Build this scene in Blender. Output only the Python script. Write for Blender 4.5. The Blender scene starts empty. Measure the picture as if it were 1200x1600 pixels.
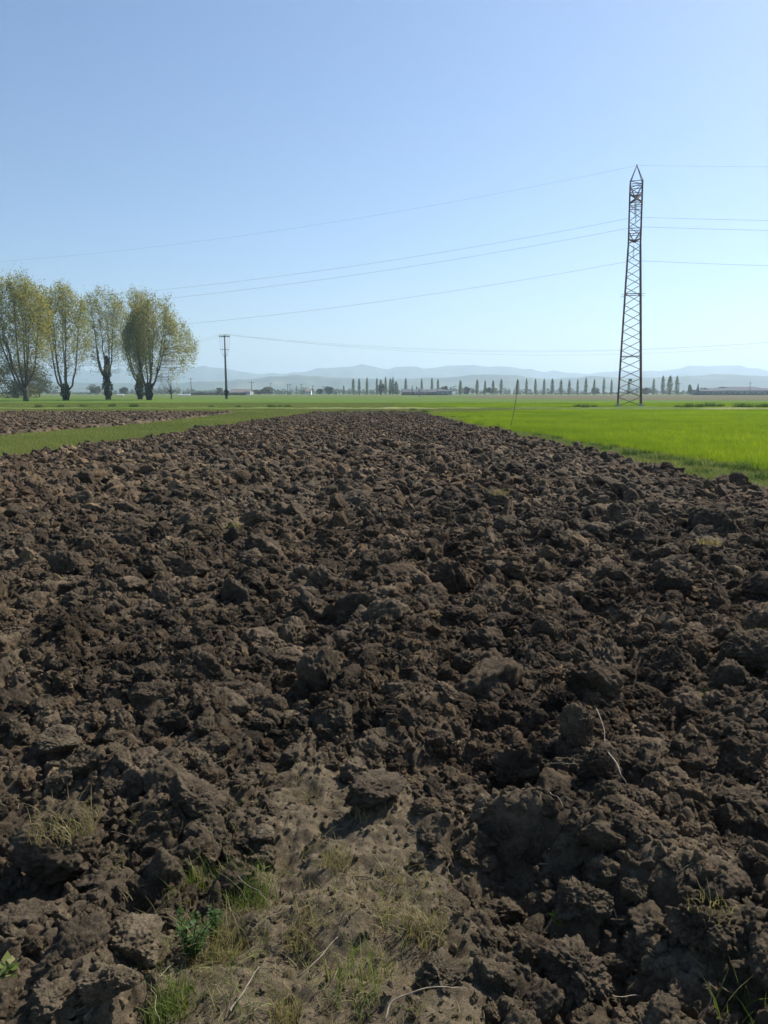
import bpy, math, random
import numpy as np
R = math.radians
SC = bpy.context.scene
COL = SC.collection

# ------------------------------------------------------------------ camera, sky, sun, exposure
CAM_Z, PITCH, FPX = 1.55, R(8.83), 1200.0
cam_d = bpy.data.cameras.new('camera')
cam = bpy.data.objects.new('camera', cam_d); COL.objects.link(cam)
cam.location = (0, 0, CAM_Z); cam.rotation_euler = (R(90) - PITCH, 0, 0)
cam_d.sensor_fit = 'VERTICAL'; cam_d.sensor_height = 36.0; cam_d.lens = 36.0 * FPX / 1600.0
cam_d.clip_start = 0.05; cam_d.clip_end = 40000
SC.camera = cam

SUN_EL, SUN_AZ = R(46), R(48)            # azimuth measured from +Y towards +X
w = bpy.data.worlds.new('World'); SC.world = w; w.use_nodes = True
nt = w.node_tree; nt.nodes.clear()
sky = nt.nodes.new('ShaderNodeTexSky'); sky.sky_type = 'NISHITA'; sky.sun_disc = False
sky.sun_elevation = SUN_EL; sky.sun_rotation = SUN_AZ
sky.altitude = 50; sky.air_density = 1.0; sky.dust_density = 0.8; sky.ozone_density = 5.0
bg = nt.nodes.new('ShaderNodeBackground'); bg.inputs['Strength'].default_value = 0.098
wo = nt.nodes.new('ShaderNodeOutputWorld')
nt.links.new(sky.outputs[0], bg.inputs[0]); nt.links.new(bg.outputs[0], wo.inputs[0])

sun_d = bpy.data.lights.new('sun', 'SUN'); sun_d.energy = 5.0; sun_d.angle = R(0.53); sun_d.color = (1, 0.95, 0.87)
sun = bpy.data.objects.new('sun', sun_d); COL.objects.link(sun)
sun.location = (30, 40, 60)
from mathutils import Vector
sdir = Vector((math.sin(SUN_AZ) * math.cos(SUN_EL), math.cos(SUN_AZ) * math.cos(SUN_EL), math.sin(SUN_EL)))
sun.rotation_euler = sdir.to_track_quat('Z', 'Y').to_euler()

vs = SC.view_settings
vs.view_transform = 'Standard'; vs.look = 'None'; vs.exposure = 0.5; vs.gamma = 1.0; vs.use_curve_mapping = False
SC.render.engine = 'CYCLES'
cy = SC.cycles
cy.use_denoising = True
try:
    cy.denoising_input_passes = 'RGB_ALBEDO_NORMAL'; cy.denoiser = 'OPENIMAGEDENOISE'
except Exception: pass
cy.max_bounces = 8; cy.diffuse_bounces = 3; cy.transmission_bounces = 4; cy.volume_bounces = 1
cy.use_light_tree = False

# ------------------------------------------------------------------ projection helpers
CP, SP = math.cos(PITCH), math.sin(PITCH)
def ray(px, py):
    dx, dy = (px - 600) / FPX, (800 - py) / FPX
    return np.array([dx, CP + dy * SP, -SP + dy * CP])
GZ = -0.12                                # level of the flat fields
def gp(px, py, z=GZ):                     # the point of the level z under a pixel
    d = ray(px, py); t = (z - CAM_Z) / d[2]
    return np.array([d[0] * t, d[1] * t, z])
def at_y(px, py, Y):                      # the point of a pixel's ray at distance Y
    d = ray(px, py); t = Y / d[1]
    return np.array([d[0] * t, Y, CAM_Z + d[2] * t])
def proj(P):
    P = np.asarray(P, float); x, y, z = P[..., 0], P[..., 1], P[..., 2] - CAM_Z
    f = y * CP - z * SP; u = y * SP + z * CP
    return 600 + FPX * x / f, 800 - FPX * u / f, f

# ------------------------------------------------------------------ noise
def hsh(ix, iy, iz, s):
    h = (ix.astype(np.int64) * 374761393 + iy.astype(np.int64) * 668265263 + iz.astype(np.int64) * 1274126177 + s * 974711) & 0xffffffff
    h = ((h ^ (h >> 13)) * 1103515245) & 0xffffffff
    h = ((h ^ (h >> 16)) * 2246822519) & 0xffffffff
    return ((h ^ (h >> 15)) & 0xffffff) / float(0xffffff)
def vnoise(p, s=0):
    p = np.asarray(p, float); i = np.floor(p).astype(np.int64); f = p - i; f = f * f * f * (f * (f * 6 - 15) + 10)
    out = np.zeros(len(p))
    for a in (0, 1):
        for b in (0, 1):
            for c in (0, 1):
                wgt = (f[:, 0] if a else 1 - f[:, 0]) * (f[:, 1] if b else 1 - f[:, 1]) * (f[:, 2] if c else 1 - f[:, 2])
                out += wgt * hsh(i[:, 0] + a, i[:, 1] + b, i[:, 2] + c, s)
    return out * 2 - 1
def vnoise2(x, y, s=0):
    ix = np.floor(x).astype(np.int64); iy = np.floor(y).astype(np.int64); fx = x - ix; fy = y - iy
    fx = fx * fx * (3 - 2 * fx); fy = fy * fy * (3 - 2 * fy); z = np.zeros_like(ix)
    a = hsh(ix, iy, z, s) * (1 - fx) + hsh(ix + 1, iy, z, s) * fx
    b = hsh(ix, iy + 1, z, s) * (1 - fx) + hsh(ix + 1, iy + 1, z, s) * fx
    return (a * (1 - fy) + b * fy) * 2 - 1
def worley2(x, y, s=0):                   # rounded bumps, one for each cell, of uneven height
    ix = np.floor(x).astype(np.int64); iy = np.floor(y).astype(np.int64); z = np.zeros_like(ix)
    out = np.zeros(len(x))
    for a in (-1, 0, 1):
        for b in (-1, 0, 1):
            jx, jy = ix + a, iy + b
            px = jx + 0.15 + 0.7 * hsh(jx, jy, z, s); py = jy + 0.15 + 0.7 * hsh(jx, jy, z, s + 1)
            r = 0.35 + 0.5 * hsh(jx, jy, z, s + 2); e = 0.6 + 0.8 * hsh(jx, jy, z, s + 3)
            d2 = ((x - px) ** 2 * e + (y - py) ** 2 / e) / (r * r)
            out = np.maximum(out, r * np.sqrt(np.maximum(0, 1 - d2)))
    return out
def sstep(a, b, x):
    t = np.clip((x - a) / (b - a), 0, 1); return t * t * (3 - 2 * t)

# ------------------------------------------------------------------ mesh helpers
class MB:
    def __init__(s): s.v = []; s.f = []; s.n = 0
    def add(s, v, f):
        v = np.asarray(v, float); s.v.append(v)
        f = [tuple(int(i) + s.n for i in q) for q in f]; s.f += f; s.n += len(v)
    def box(s, c, h, rz=0.0):
        c = np.array(c, float); x, y, z = h
        v = np.array([[a * x, b * y, d * z] for d in (-1, 1) for b in (-1, 1) for a in (-1, 1)], float)
        if rz:
            cr, sr = math.cos(rz), math.sin(rz); v[:, :2] = v[:, :2] @ np.array([[cr, sr], [-sr, cr]])
        s.add(v + c, [(0, 2, 3, 1), (4, 5, 7, 6), (0, 1, 5, 4), (2, 6, 7, 3), (0, 4, 6, 2), (1, 3, 7, 5)])
    def tube(s, pts, rad, n=6, cap=True):
        P = np.asarray(pts, float); k = len(P)
        rad = np.full(k, rad) if np.isscalar(rad) else np.asarray(rad, float)
        T = np.gradient(P, axis=0); T /= np.maximum(np.linalg.norm(T, axis=1), 1e-9)[:, None]
        up = np.array([0, 0, 1.0]) if abs(T[0][2]) < 0.9 else np.array([1.0, 0, 0])
        A = np.cross(T, up); A /= np.maximum(np.linalg.norm(A, axis=1), 1e-9)[:, None]; B = np.cross(T, A)
        an = np.arange(n) * 2 * math.pi / n
        V = P[:, None, :] + rad[:, None, None] * (np.cos(an)[None, :, None] * A[:, None, :] + np.sin(an)[None, :, None] * B[:, None, :])
        f = []
        for i in range(k - 1):
            for j in range(n):
                f.append((i * n + j, i * n + (j + 1) % n, (i + 1) * n + (j + 1) % n, (i + 1) * n + j))
        if cap: f += [tuple(range(n - 1, -1, -1)), tuple((k - 1) * n + j for j in range(n))]
        s.add(V.reshape(-1, 3), f)
    def bar(s, a, b, wd, th=None):        # an angle-iron bar: two thin plates at right angles
        a = np.array(a, float); b = np.array(b, float); th = th or wd * 0.18
        t = b - a; t /= np.linalg.norm(t); up = np.array([0, 0, 1.0]) if abs(t[2]) < 0.95 else np.array([0, 1.0, 0])
        A = np.cross(t, up); A /= np.linalg.norm(A); B = np.cross(t, A)
        for (p, q) in ((A * wd / 2, B * th / 2), (B * wd / 2, A * th / 2)):
            off = 0 if p is A * wd / 2 else 0
            v = [e + sp * p + sq * q for e in (a, b) for sp in (-1, 1) for sq in (-1, 1)]
            s.add(v, [(0, 1, 3, 2), (4, 6, 7, 5), (0, 4, 5, 1), (2, 3, 7, 6), (0, 2, 6, 4), (1, 5, 7, 3)])
    def build(s, name, mat, parent=None, smooth=False):
        me = bpy.data.meshes.new(name)
        V = np.concatenate(s.v) if s.v else np.zeros((0, 3))
        me.from_pydata(V.tolist(), [], s.f); me.materials.append(mat); me.update()
        if smooth: me.polygons.foreach_set('use_smooth', [True] * len(me.polygons))
        return link(name, me, parent)
def quick_mesh(name, V, F, mat=None, smooth=True, attrs=None):
    V = np.asarray(V, np.float32); F = np.asarray(F, np.int32); k = F.shape[1]
    me = bpy.data.meshes.new(name)
    me.vertices.add(len(V)); me.vertices.foreach_set('co', V.ravel())
    me.loops.add(F.size); me.loops.foreach_set('vertex_index', F.ravel())
    me.polygons.add(len(F)); me.polygons.foreach_set('loop_start', np.arange(0, F.size, k, dtype=np.int32))
    me.polygons.foreach_set('loop_total', np.full(len(F), k, np.int32))
    me.polygons.foreach_set('use_smooth', np.full(len(F), smooth))
    for n, d in (attrs or {}).items():
        a = me.attributes.new(n, 'FLOAT', 'POINT'); a.data.foreach_set('value', np.asarray(d, np.float32))
    me.update(calc_edges=True); me.validate()
    if mat: me.materials.append(mat)
    return me
def link(name, me, parent=None):
    o = bpy.data.objects.new(name, me); COL.objects.link(o)
    if parent: o.parent = parent
    return o
def tag(o, label=None, cat=None, group=None, kind=None):
    if label: o['label'] = label
    if cat: o['category'] = cat
    if group: o['group'] = group
    if kind: o['kind'] = kind
    return o
def empty(name, loc, label=None, cat=None, group=None, rz=0.0):
    o = bpy.data.objects.new(name, None); COL.objects.link(o); o.location = loc; o.rotation_euler = (0, 0, rz)
    o.empty_display_size = 0.2
    return tag(o, label, cat, group)
def copy_tree(o, parent=None):
    c = o.copy(); COL.objects.link(c); c.parent = parent
    for ch in list(o.children): copy_tree(ch, c)
    return c

# ------------------------------------------------------------------ materials
def mat_new(name):
    m = bpy.data.materials.new(name); m.use_nodes = True; t = m.node_tree
    return m, t, t.nodes['Principled BSDF'], t.nodes['Material Output']
def N(t, typ, **kw):
    n = t.nodes.new(typ)
    for k, v in kw.items():
        if k in n.inputs: n.inputs[k].default_value = v
        else: setattr(n, k, v)
    return n
def ramp(t, src, stops):
    r = t.nodes.new('ShaderNodeValToRGB'); cr = r.color_ramp
    while len(cr.elements) < len(stops): cr.elements.new(0.5)
    for e, (p, c) in zip(cr.elements, stops): e.position = p; e.color = (*c, 1)
    t.links.new(src, r.inputs[0]); return r
def mixc(t, fac, a, b, mode='MIX'):
    m = t.nodes.new('ShaderNodeMix'); m.data_type = 'RGBA'; m.blend_type = mode
    for sock, v in ((m.inputs['Factor'], fac), (m.inputs[6], a), (m.inputs[7], b)):
        if isinstance(v, (int, float)): sock.default_value = v
        elif isinstance(v, tuple): sock.default_value = (*v, 1)
        else: t.links.new(v, sock)
    return m.outputs[2]
def noise(t, vec, scale, detail=4, rough=0.6):
    n = N(t, 'ShaderNodeTexNoise', Scale=scale, Detail=detail, Roughness=rough)
    if vec is not None: t.links.new(vec, n.inputs['Vector'])
    return n.outputs[0]
def flat(name, col, rough=0.8, var=0.25, scale=3.0, metal=0.0):
    m, t, b, o = mat_new(name)
    tc = N(t, 'ShaderNodeTexCoord')
    n = noise(t, tc.outputs['Object'], scale)
    r = ramp(t, n, [(0.3, tuple(c * (1 - var) for c in col)), (0.7, tuple(min(1, c * (1 + var)) for c in col))])
    t.links.new(r.outputs[0], b.inputs['Base Color']); b.inputs['Roughness'].default_value = rough; b.inputs['Metallic'].default_value = metal
    return m
def soil(name, instance):
    m, t, b, o = mat_new(name)
    geo = N(t, 'ShaderNodeNewGeometry'); tc = N(t, 'ShaderNodeTexCoord')
    pos = geo.outputs['Position']
    big = noise(t, pos, 0.22, 3, 0.55)                         # patches of moister and browner earth
    med = noise(t, pos, 2.2, 4, 0.65)
    fine = noise(t, pos, 24, 5, 0.7)
    grit = noise(t, pos, 130, 3, 0.7)
    c1 = ramp(t, med, [(0.32, (0.034, 0.0255, 0.0175)), (0.52, (0.084, 0.0635, 0.0425)), (0.72, (0.190, 0.147, 0.098))]).outputs[0]
    c2 = ramp(t, fine, [(0.30, (0.6, 0.58, 0.56)), (0.5, (1, 1, 1)), (0.72, (1.7, 1.62, 1.5))]).outputs[0]
    c = mixc(t, 1.0, c1, c2, 'MULTIPLY')
    red = ramp(t, big, [(0.45, (1, 1, 1)), (0.66, (1.15, 1.04, 0.96))]).outputs[0]
    c = mixc(t, 1.0, c, red, 'MULTIPLY')
    g2 = ramp(t, grit, [(0.35, (0.75, 0.75, 0.75)), (0.65, (1.3, 1.3, 1.3))]).outputs[0]
    c = mixc(t, 0.8, c, g2, 'MULTIPLY')
    if instance:
        oi = N(t, 'ShaderNodeObjectInfo')
        v = ramp(t, oi.outputs['Random'], [(0.0, (0.72, 0.74, 0.78)), (0.45, (1, 1, 1)), (0.8, (1.25, 1.15, 1.02)), (0.93, (1.5, 1.42, 1.25)), (0.98, (2.3, 2.2, 1.95))]).outputs[0]
        c = mixc(t, 1.0, c, v, 'MULTIPLY')
    at = N(t, 'ShaderNodeAttribute'); at.attribute_name = 'dry'
    if instance: at.attribute_type = 'INSTANCER'
    dryc = ramp(t, fine, [(0.28, (0.080, 0.060, 0.037)), (0.5, (0.160, 0.124, 0.078)), (0.72, (0.27, 0.214, 0.138))]).outputs[0]
    dryc = mixc(t, 0.7, dryc, g2, 'MULTIPLY')
    c = mixc(t, at.outputs['Fac'], c, dryc)
    # dusty upper faces: dried crust lies where the clod faces up
    b.inputs['Roughness'].default_value = 0.95; b.inputs['Specular IOR Level'].default_value = 0.15
    t.links.new(c, b.inputs['Base Color'])
    bp = N(t, 'ShaderNodeBump', Strength=1.0, Distance=0.03 if instance else 0.016); t.links.new(noise(t, pos, 28, 8, 0.78), bp.inputs['Height'])
    bp2 = N(t, 'ShaderNodeBump', Strength=0.9, Distance=0.006); t.links.new(noise(t, pos, 260, 3, 0.7), bp2.inputs['Height'])
    t.links.new(bp.outputs[0], bp2.inputs['Normal']); t.links.new(bp2.outputs[0], b.inputs['Normal'])
    return m
def leafy(name, stops, trans=0.5, rough=0.6, per='island', tcol=1.6):
    m, t, b, o = mat_new(name)
    if per == 'island': src = N(t, 'ShaderNodeNewGeometry').outputs['Random Per Island']
    else: src = N(t, 'ShaderNodeObjectInfo').outputs['Random']
    c = ramp(t, src, stops).outputs[0]
    geo = N(t, 'ShaderNodeNewGeometry')
    pn = noise(t, geo.outputs['Position'], 0.12, 3)
    pv = ramp(t, pn, [(0.35, (0.8, 0.85, 0.8)), (0.65, (1.2, 1.12, 1.1))]).outputs[0]
    c = mixc(t, 1.0, c, pv, 'MULTIPLY')
    t.links.new(c, b.inputs['Base Color']); b.inputs['Roughness'].default_value = rough; b.inputs['Specular IOR Level'].default_value = 0.25
    tr = N(t, 'ShaderNodeBsdfTranslucent'); tc = mixc(t, 1.0, c, (tcol, tcol, tcol * 0.6), 'MULTIPLY'); t.links.new(tc, tr.inputs[0])
    mx = N(t, 'ShaderNodeMixShader'); mx.inputs[0].default_value = trans
    t.links.new(b.outputs[0], mx.inputs[1]); t.links.new(tr.outputs[0], mx.inputs[2]); t.links.new(mx.outputs[0], o.inputs[0])
    return m
def field(name, stops, sx=1.0, sy=1.0, s2=2.5, extra=None, bump=0.5):
    m, t, b, o = mat_new(name)
    geo = N(t, 'ShaderNodeNewGeometry'); mp = N(t, 'ShaderNodeMapping'); t.links.new(geo.outputs['Position'], mp.inputs['Vector'])
    mp.inputs['Scale'].default_value = (sx, sy, 1)
    a = noise(t, mp.outputs[0], 0.05, 5, 0.6); f = noise(t, geo.outputs['Position'], s2, 5, 0.7)
    c = ramp(t, a, stops).outputs[0]
    v = ramp(t, f, [(0.3, (0.62, 0.66, 0.6)), (0.7, (1.35, 1.3, 1.3))]).outputs[0]
    p2 = noise(t, geo.outputs['Position'], 0.35, 4, 0.6); v = mixc(t, 1.0, v, ramp(t, p2, [(0.35, (0.85, 0.88, 0.9)), (0.65, (1.1, 1.08, 1.0))]).outputs[0], 'MULTIPLY')
    c = mixc(t, 1.0, c, v, 'MULTIPLY')
    t.links.new(c, b.inputs['Base Color']); b.inputs['Roughness'].default_value = 1; b.inputs['Specular IOR Level'].default_value = 0.05
    bp = N(t, 'ShaderNodeBump', Strength=bump, Distance=0.15); t.links.new(f, bp.inputs['Height']); t.links.new(bp.outputs[0], b.inputs['Normal'])
    return m
M_SOIL = soil('ploughed_soil', False); M_CLOD = soil('clod_soil', True)
M_WHEAT = leafy('wheat_leaf', [(0, (0.12, 0.20, 0.011)), (0.5, (0.175, 0.255, 0.014)), (1, (0.22, 0.30, 0.02))], 0.5, 0.5, 'object', 1.35)
M_GRASS = leafy('grass_leaf', [(0, (0.09, 0.14, 0.028)), (0.5, (0.135, 0.185, 0.04)), (0.8, (0.21, 0.22, 0.068)), (1, (0.34, 0.31, 0.15))], 0.4, 0.6, 'island', 1.2)
M_WEED = leafy('weed_leaf', [(0, (0.035, 0.075, 0.018)), (1, (0.08, 0.14, 0.03))], 0.4, 0.6, 'island', 1.2)
M_DRYGR = leafy('dry_grass', [(0, (0.22, 0.17, 0.08)), (0.6, (0.34, 0.27, 0.14)), (1, (0.2, 0.2, 0.07))], 0.35, 0.7, 'island', 1.1)
M_STRAW = leafy('straw', [(0, (0.14, 0.11, 0.07)), (0.6, (0.27, 0.22, 0.14)), (1, (0.45, 0.38, 0.26))], 0.15, 0.7, 'island', 1.0)
M_ROOT = flat('root_bark', (0.20, 0.165, 0.115), 0.8, 0.35, 30)
M_BARK = flat('poplar_bark', (0.075, 0.062, 0.048), 0.9, 0.4, 4)
M_POPLAR = leafy('poplar_leaf', [(0, (0.12, 0.14, 0.035)), (0.4, (0.20, 0.21, 0.055)), (0.75, (0.27, 0.24, 0.07)), (1, (0.36, 0.32, 0.17))], 0.5, 0.5, 'island', 1.5)
M_IVY = leafy('ivy_leaf', [(0, (0.012, 0.020, 0.008)), (1, (0.030, 0.045, 0.015))], 0.15, 0.5)
M_FARP = leafy('far_poplar_leaf', [(0, (0.10, 0.125, 0.05)), (1, (0.17, 0.185, 0.08))], 0.45, 0.6)  # some haze is put into the leaf colour: lightened for the far row
M_FART = leafy('far_tree_leaf', [(0, (0.05, 0.062, 0.03)), (0.6, (0.085, 0.095, 0.042)), (1, (0.14, 0.125, 0.065))], 0.3, 0.6)
M_CONIF = leafy('conifer_leaf', [(0, (0.015, 0.026, 0.014)), (1, (0.03, 0.045, 0.02))], 0.1, 0.6)
M_STEEL = flat('weathered_steel', (0.20, 0.10, 0.078), 0.7, 0.55, 1.2, 0.15)
M_STEEL2 = flat('pale_steel', (0.32, 0.30, 0.29), 0.5, 0.3, 2.0, 0.5)
M_CABLE = flat('cable', (0.10, 0.10, 0.105), 0.5, 0.1, 1, 0.6)
M_CONC = flat('concrete', (0.16, 0.17, 0.18), 0.9, 0.15, 1.5)
M_FOOT = flat('footing_concrete', (0.42, 0.40, 0.37), 0.9, 0.2, 3)
M_GLASSI = flat('porcelain', (0.75, 0.76, 0.76), 0.25, 0.05)
M_DARKI = flat('dark_insulator', (0.10, 0.08, 0.075), 0.3, 0.2)
M_CANE = flat('cane', (0.08, 0.06, 0.04), 0.7, 0.5, 12)
M_GROUND = field('grass_ground', [(0.3, (0.080, 0.115, 0.028)), (0.55, (0.11, 0.145, 0.038)), (0.75, (0.16, 0.16, 0.065))], 1, 1, 3.0)
M_WFIELD = field('wheat_ground', [(0.3, (0.115, 0.19, 0.014)), (0.5, (0.15, 0.23, 0.016)), (0.7, (0.18, 0.265, 0.02))], 0.6, 1.6, 3.5)
M_WFAR = field('far_wheat_ground', [(0.3, (0.075, 0.125, 0.020)), (0.5, (0.095, 0.155, 0.024)), (0.7, (0.115, 0.18, 0.026))], 0.6, 1.6, 1.5)
M_BROWN = field('bare_field', [(0.3, (0.105, 0.095, 0.058)), (0.6, (0.135, 0.122, 0.072)), (0.8, (0.12, 0.14, 0.06))], 0.3, 2.0, 1.5)
M_TRACK = field('track_earth', [(0.38, (0.09, 0.14, 0.028)), (0.5, (0.13, 0.16, 0.05)), (0.6, (0.26, 0.24, 0.13)), (0.75, (0.30, 0.27, 0.17))], 1.2, 1.2, 2.5)
M_HILL = field('hill_woods', [(0.3, (0.035, 0.050, 0.025)), (0.5, (0.06, 0.075, 0.035)), (0.7, (0.13, 0.13, 0.07))], 0.06, 0.06, 0.006, bump=0.0)
M_WALL = flat('white_render', (0.72, 0.70, 0.66), 0.9, 0.06, 0.6)
M_WALL2 = flat('ochre_render', (0.27, 0.22, 0.17), 0.9, 0.1, 0.6)
M_ROOF = flat('clay_roof_tile', (0.19, 0.155, 0.14), 0.9, 0.2, 1.0)
M_DROOF = flat('grey_sheet_roof', (0.085, 0.088, 0.10), 1.0, 0.15, 0.4)
M_PALE = flat('pale_panel', (0.17, 0.18, 0.20), 0.7, 0.1, 0.3)
M_WIN = flat('dark_window', (0.02, 0.022, 0.026), 0.15, 0.1)
M_FILM = flat('white_film', (0.5, 0.51, 0.53), 0.5, 0.05)

# ------------------------------------------------------------------ the ground and the fields
def sheet(name, poly, z, mat):
    me = bpy.data.meshes.new(name); me.from_pydata([(x, y, z) for x, y in poly], [], [list(range(len(poly)))])
    me.materials.append(mat); me.update()
    if me.polygons[0].normal.z < 0: me.flip_normals()
    return tag(link(name, me), kind='structure')
sheet('ground', [(-9000, -2500), (9000, -2500), (9000, 9000), (-9000, 9000)], GZ, M_GROUND)
WEDGE = [(9.3, 9.5), (8.3, 16.6), (6.3, 29), (4.3, 49), (3.4, 60)]      # western edge of the young wheat
def wedge(y): return np.interp(y, [q[1] for q in WEDGE], [q[0] for q in WEDGE])
TRK = 80.5
sheet('wheat_field', [(10.2, -30), (9.9, 2)] + WEDGE + [(6, 66), (14, 72), (26, TRK - 3), (130, TRK - 3), (130, -30)], GZ + 0.006, M_WFIELD)
sheet('far_wheat_field', [(-140, TRK + 2.5), (130, TRK + 2.5), (130, 170), (60, 175), (20, 240), (-260, 250), (-200, 150)], GZ + 0.006, M_WFAR)
sheet('bare_field', [(24, 238), (62, 177), (700, 172), (800, 500), (60, 480)], GZ + 0.010, M_BROWN)
sheet('far_meadow', [(-420, 252), (20, 242), (56, 482), (-420, 500)], GZ + 0.010, M_GROUND)
rng = np.random.default_rng(7)
tx = np.linspace(-160, 160, 321); tv = []
for x in tx:                               # the farm track: a low worn bank
    c = TRK + 0.5 * math.sin(x * 0.05); a = 0.25 * math.sin(x * 0.7); e = 0.03 * math.sin(x * 0.9) + 0.03 * math.sin(x * 2.3)
    tv += [(x, c - 2.0 + a, GZ - 0.03), (x, c - 0.8 + a, GZ + 0.12 + e), (x, c + 0.6, GZ + 0.14 + e), (x, c + 2.0, GZ - 0.03)]
tf = [(4 * k + q, 4 * k + 4 + q, 4 * k + 5 + q, 4 * k + 1 + q) for k in range(len(tx) - 1) for q in range(3)]
tag(link('farm_track', quick_mesh('farm_track', tv, tf, M_TRACK)), kind='structure')

# the ploughed strips: a relief with furrows, clods and crumbs
def strip_l(y): return -10.75 + 0.089 * y
def strip_r(y): return 6.8 - 0.065 * y
def strip2_r(y): return np.interp(y, [20, 28.9, 38.8, 54, 61], [-16.2, -14.6, -13.0, -12.2, -11.9])
def headland(x, y):                        # the trodden, dry, unploughed patch at the camera's feet
    nx = x + 0.12 * vnoise2(x * 4, y * 4, 31); ny = y + 0.15 * vnoise2(x * 3.1, y * 3.1, 32)
    Yk = [0.5, 1.4, 1.7, 2.2, 2.55, 2.87, 3.05]
    c = np.interp(ny, Yk, [-0.2, -0.2, -0.2, -0.07, -0.16, -0.25, -0.28]); hw_ = np.interp(ny, Yk, [1.3, 0.75, 0.60, 0.46, 0.40, 0.24, 0.04])
    return sstep(1.0, 0.45, np.abs(nx - c) / hw_) * sstep(3.1, 2.7, ny)
HOLES_MOUNDS = [(820, 1385, 0.24, 0.17, 0.13), (420, 1215, 0.15, 0.10, 0.05), (1140, 1080, 0.4, 0.25, 0.07), (720, 1210, 0.3, 0.2, 0.05), (90, 1400, 0.3, 0.12, 0.07), (880, 1330, 0.22, 0.13, -0.15), (760, 1315, 0.16, 0.10, -0.09), (1060, 1400, 0.3, 0.14, -0.08)]  # mounds of negative depth behind the first hollow are added to shade it
HOLES_MOUNDS = [(*gp(a, b, 0.0)[:2], c, d, e) for a, b, c, d, e in HOLES_MOUNDS]
def hgt(x, y, fine=True):
    x = np.asarray(x, float); y = np.asarray(y, float)
    wx = x + 0.09 * vnoise2(x * 2.6, y * 2.6, 1); wy = y + 0.09 * vnoise2(x * 2.6, y * 2.6, 2)
    fur = 0.030 * np.sin((wx + 0.04 * y + 0.15 * vnoise2(x * 0.5, y * 0.3, 5)) * 2 * math.pi / 0.95) - 0.07 * np.exp(-((x + 0.65 + 0.035 * (y - 4) + 0.1 * vnoise2(x, y * 0.6, 6)) / 0.22) ** 2) * sstep(2.8, 4, y)
    lump = 0.035 * vnoise2(wx * 1.7, wy * 1.7, 3) + 0.022 * vnoise2(wx * 4.3, wy * 4.3, 4)
    c1 = 0.20 * worley2(wx / 0.30, wy / 0.30, 11) * 0.55
    c2 = 0.10 * worley2(wx / 0.13, wy / 0.13, 15) * 0.75
    h = fur + lump + c1 + c2 - 0.045
    if fine:
        h = h + 0.05 * worley2(wx / 0.055, wy / 0.055, 19) * 0.4 + 0.030 * worley2(x / 0.030, y / 0.030, 23) * 0.3 + 0.018 * worley2(x / 0.018, y / 0.018, 27) * 0.4 + 0.02 * vnoise2(x * 11, y * 11, 7) + 0.010 * vnoise2(x * 27, y * 27, 8) + 0.004 * vnoise2(x * 40, y * 40, 9)
    hd = headland(x, y)
    sm = 0.02 + 0.02 * vnoise2(x * 3, y * 3, 41) + 0.03 * sstep(2.0, 3.2, y) + (0.04 * vnoise2(x * 6, y * 6, 45) + 0.012 * vnoise2(x * 17, y * 17, 42) + 0.004 * vnoise2(x * 38, y * 38, 43) + 0.022 * vnoise2(wx * 9, wy * 9, 44) + 0.030 * worley2(x / 0.034, y / 0.034, 47) * 0.45 * (0.4 + 0.6 * hsh(np.floor(x * 9).astype(np.int64), np.floor(y * 9).astype(np.int64), np.zeros(len(x), np.int64), 3)) + 0.018 * worley2(x / 0.018, y / 0.018, 48) * 0.4 if fine else 0)
    h = h * (1 - 0.72 * hd) + sm * hd
    for (cx, cy_, rx, ry, dp) in HOLES_MOUNDS:
        h = h - dp * np.exp(-(((x - cx) / rx) ** 2 + ((y - cy_) / ry) ** 2) ** 1.5)
    return h
def edge_fall(x, y):                       # the strip's sides sink below the verge
    d = np.minimum(np.minimum(x - strip_l(y), strip_r(y) - x), 61.0 - y) + 0.35 * vnoise2(x * 1.3, y * 1.3, 51) + 0.15 * vnoise2(x * 4, y * 4, 52)
    return d
def relief(x, y, fine=True):
    h = hgt(x, y, fine); d = edge_fall(x, y); k = sstep(-0.15, 0.35, d)
    return np.maximum(h, -0.108) * k + (-0.20) * (1 - k)
def relief2(x, y, fine=False):
    h = hgt(x + 100, y, fine); d = np.minimum(strip2_r(y) - x, 61.5 - y) + 0.35 * vnoise2(x * 1.3, y * 1.3, 53)
    k = sstep(-0.15, 0.35, d); return np.maximum(h, -0.108) * k + (-0.20) * (1 - k)
def grid(x0, x1, y0, y1, st, fn, keep=None, fine=True):
    xs = np.arange(x0, x1 + st, st); ys = np.arange(y0, y1 + st, st)
    X, Y = np.meshgrid(xs, ys); X = X.ravel(); Y = Y.ravel(); Z = fn(X, Y, fine)
    n = len(xs); i = np.arange(len(ys) - 1)[:, None] * n + np.arange(n - 1)[None, :]; i = i.ravel()
    F = np.stack([i, i + 1, i + n + 1, i + n], 1)
    cxm, cym = X[i] + st / 2, Y[i] + st / 2
    k = np.max(Z[F], axis=1) > -0.19
    if keep is not None: k &= keep(cxm, cym)
    F = F[k]; u, inv = np.unique(F, return_inverse=True)
    return np.stack([X, Y, Z], 1)[u], inv.reshape(F.shape)
pieces = [grid(-2.1, 2.1, 1.25, 4.2, 0.0082, relief), grid(-3.9, 3.9, 0.6, 7.0, 0.0165, relief, lambda x, y: ~((abs(x) < 2.07) & (y > 1.28) & (y < 4.17))),
          grid(-11.2, 7.6, -4.0, 21.0, 0.05, relief, lambda x, y: ~((abs(x) < 3.85) & (y > 0.65) & (y < 6.95))),
          grid(-10, 6.5, 20.95, 62, 0.11, relief, None, False)]
V = []; F = []; off = 0
for v, f in pieces: V.append(v); F.append(f + off); off += len(v)
V = np.concatenate(V); F = np.concatenate(F)
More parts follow.
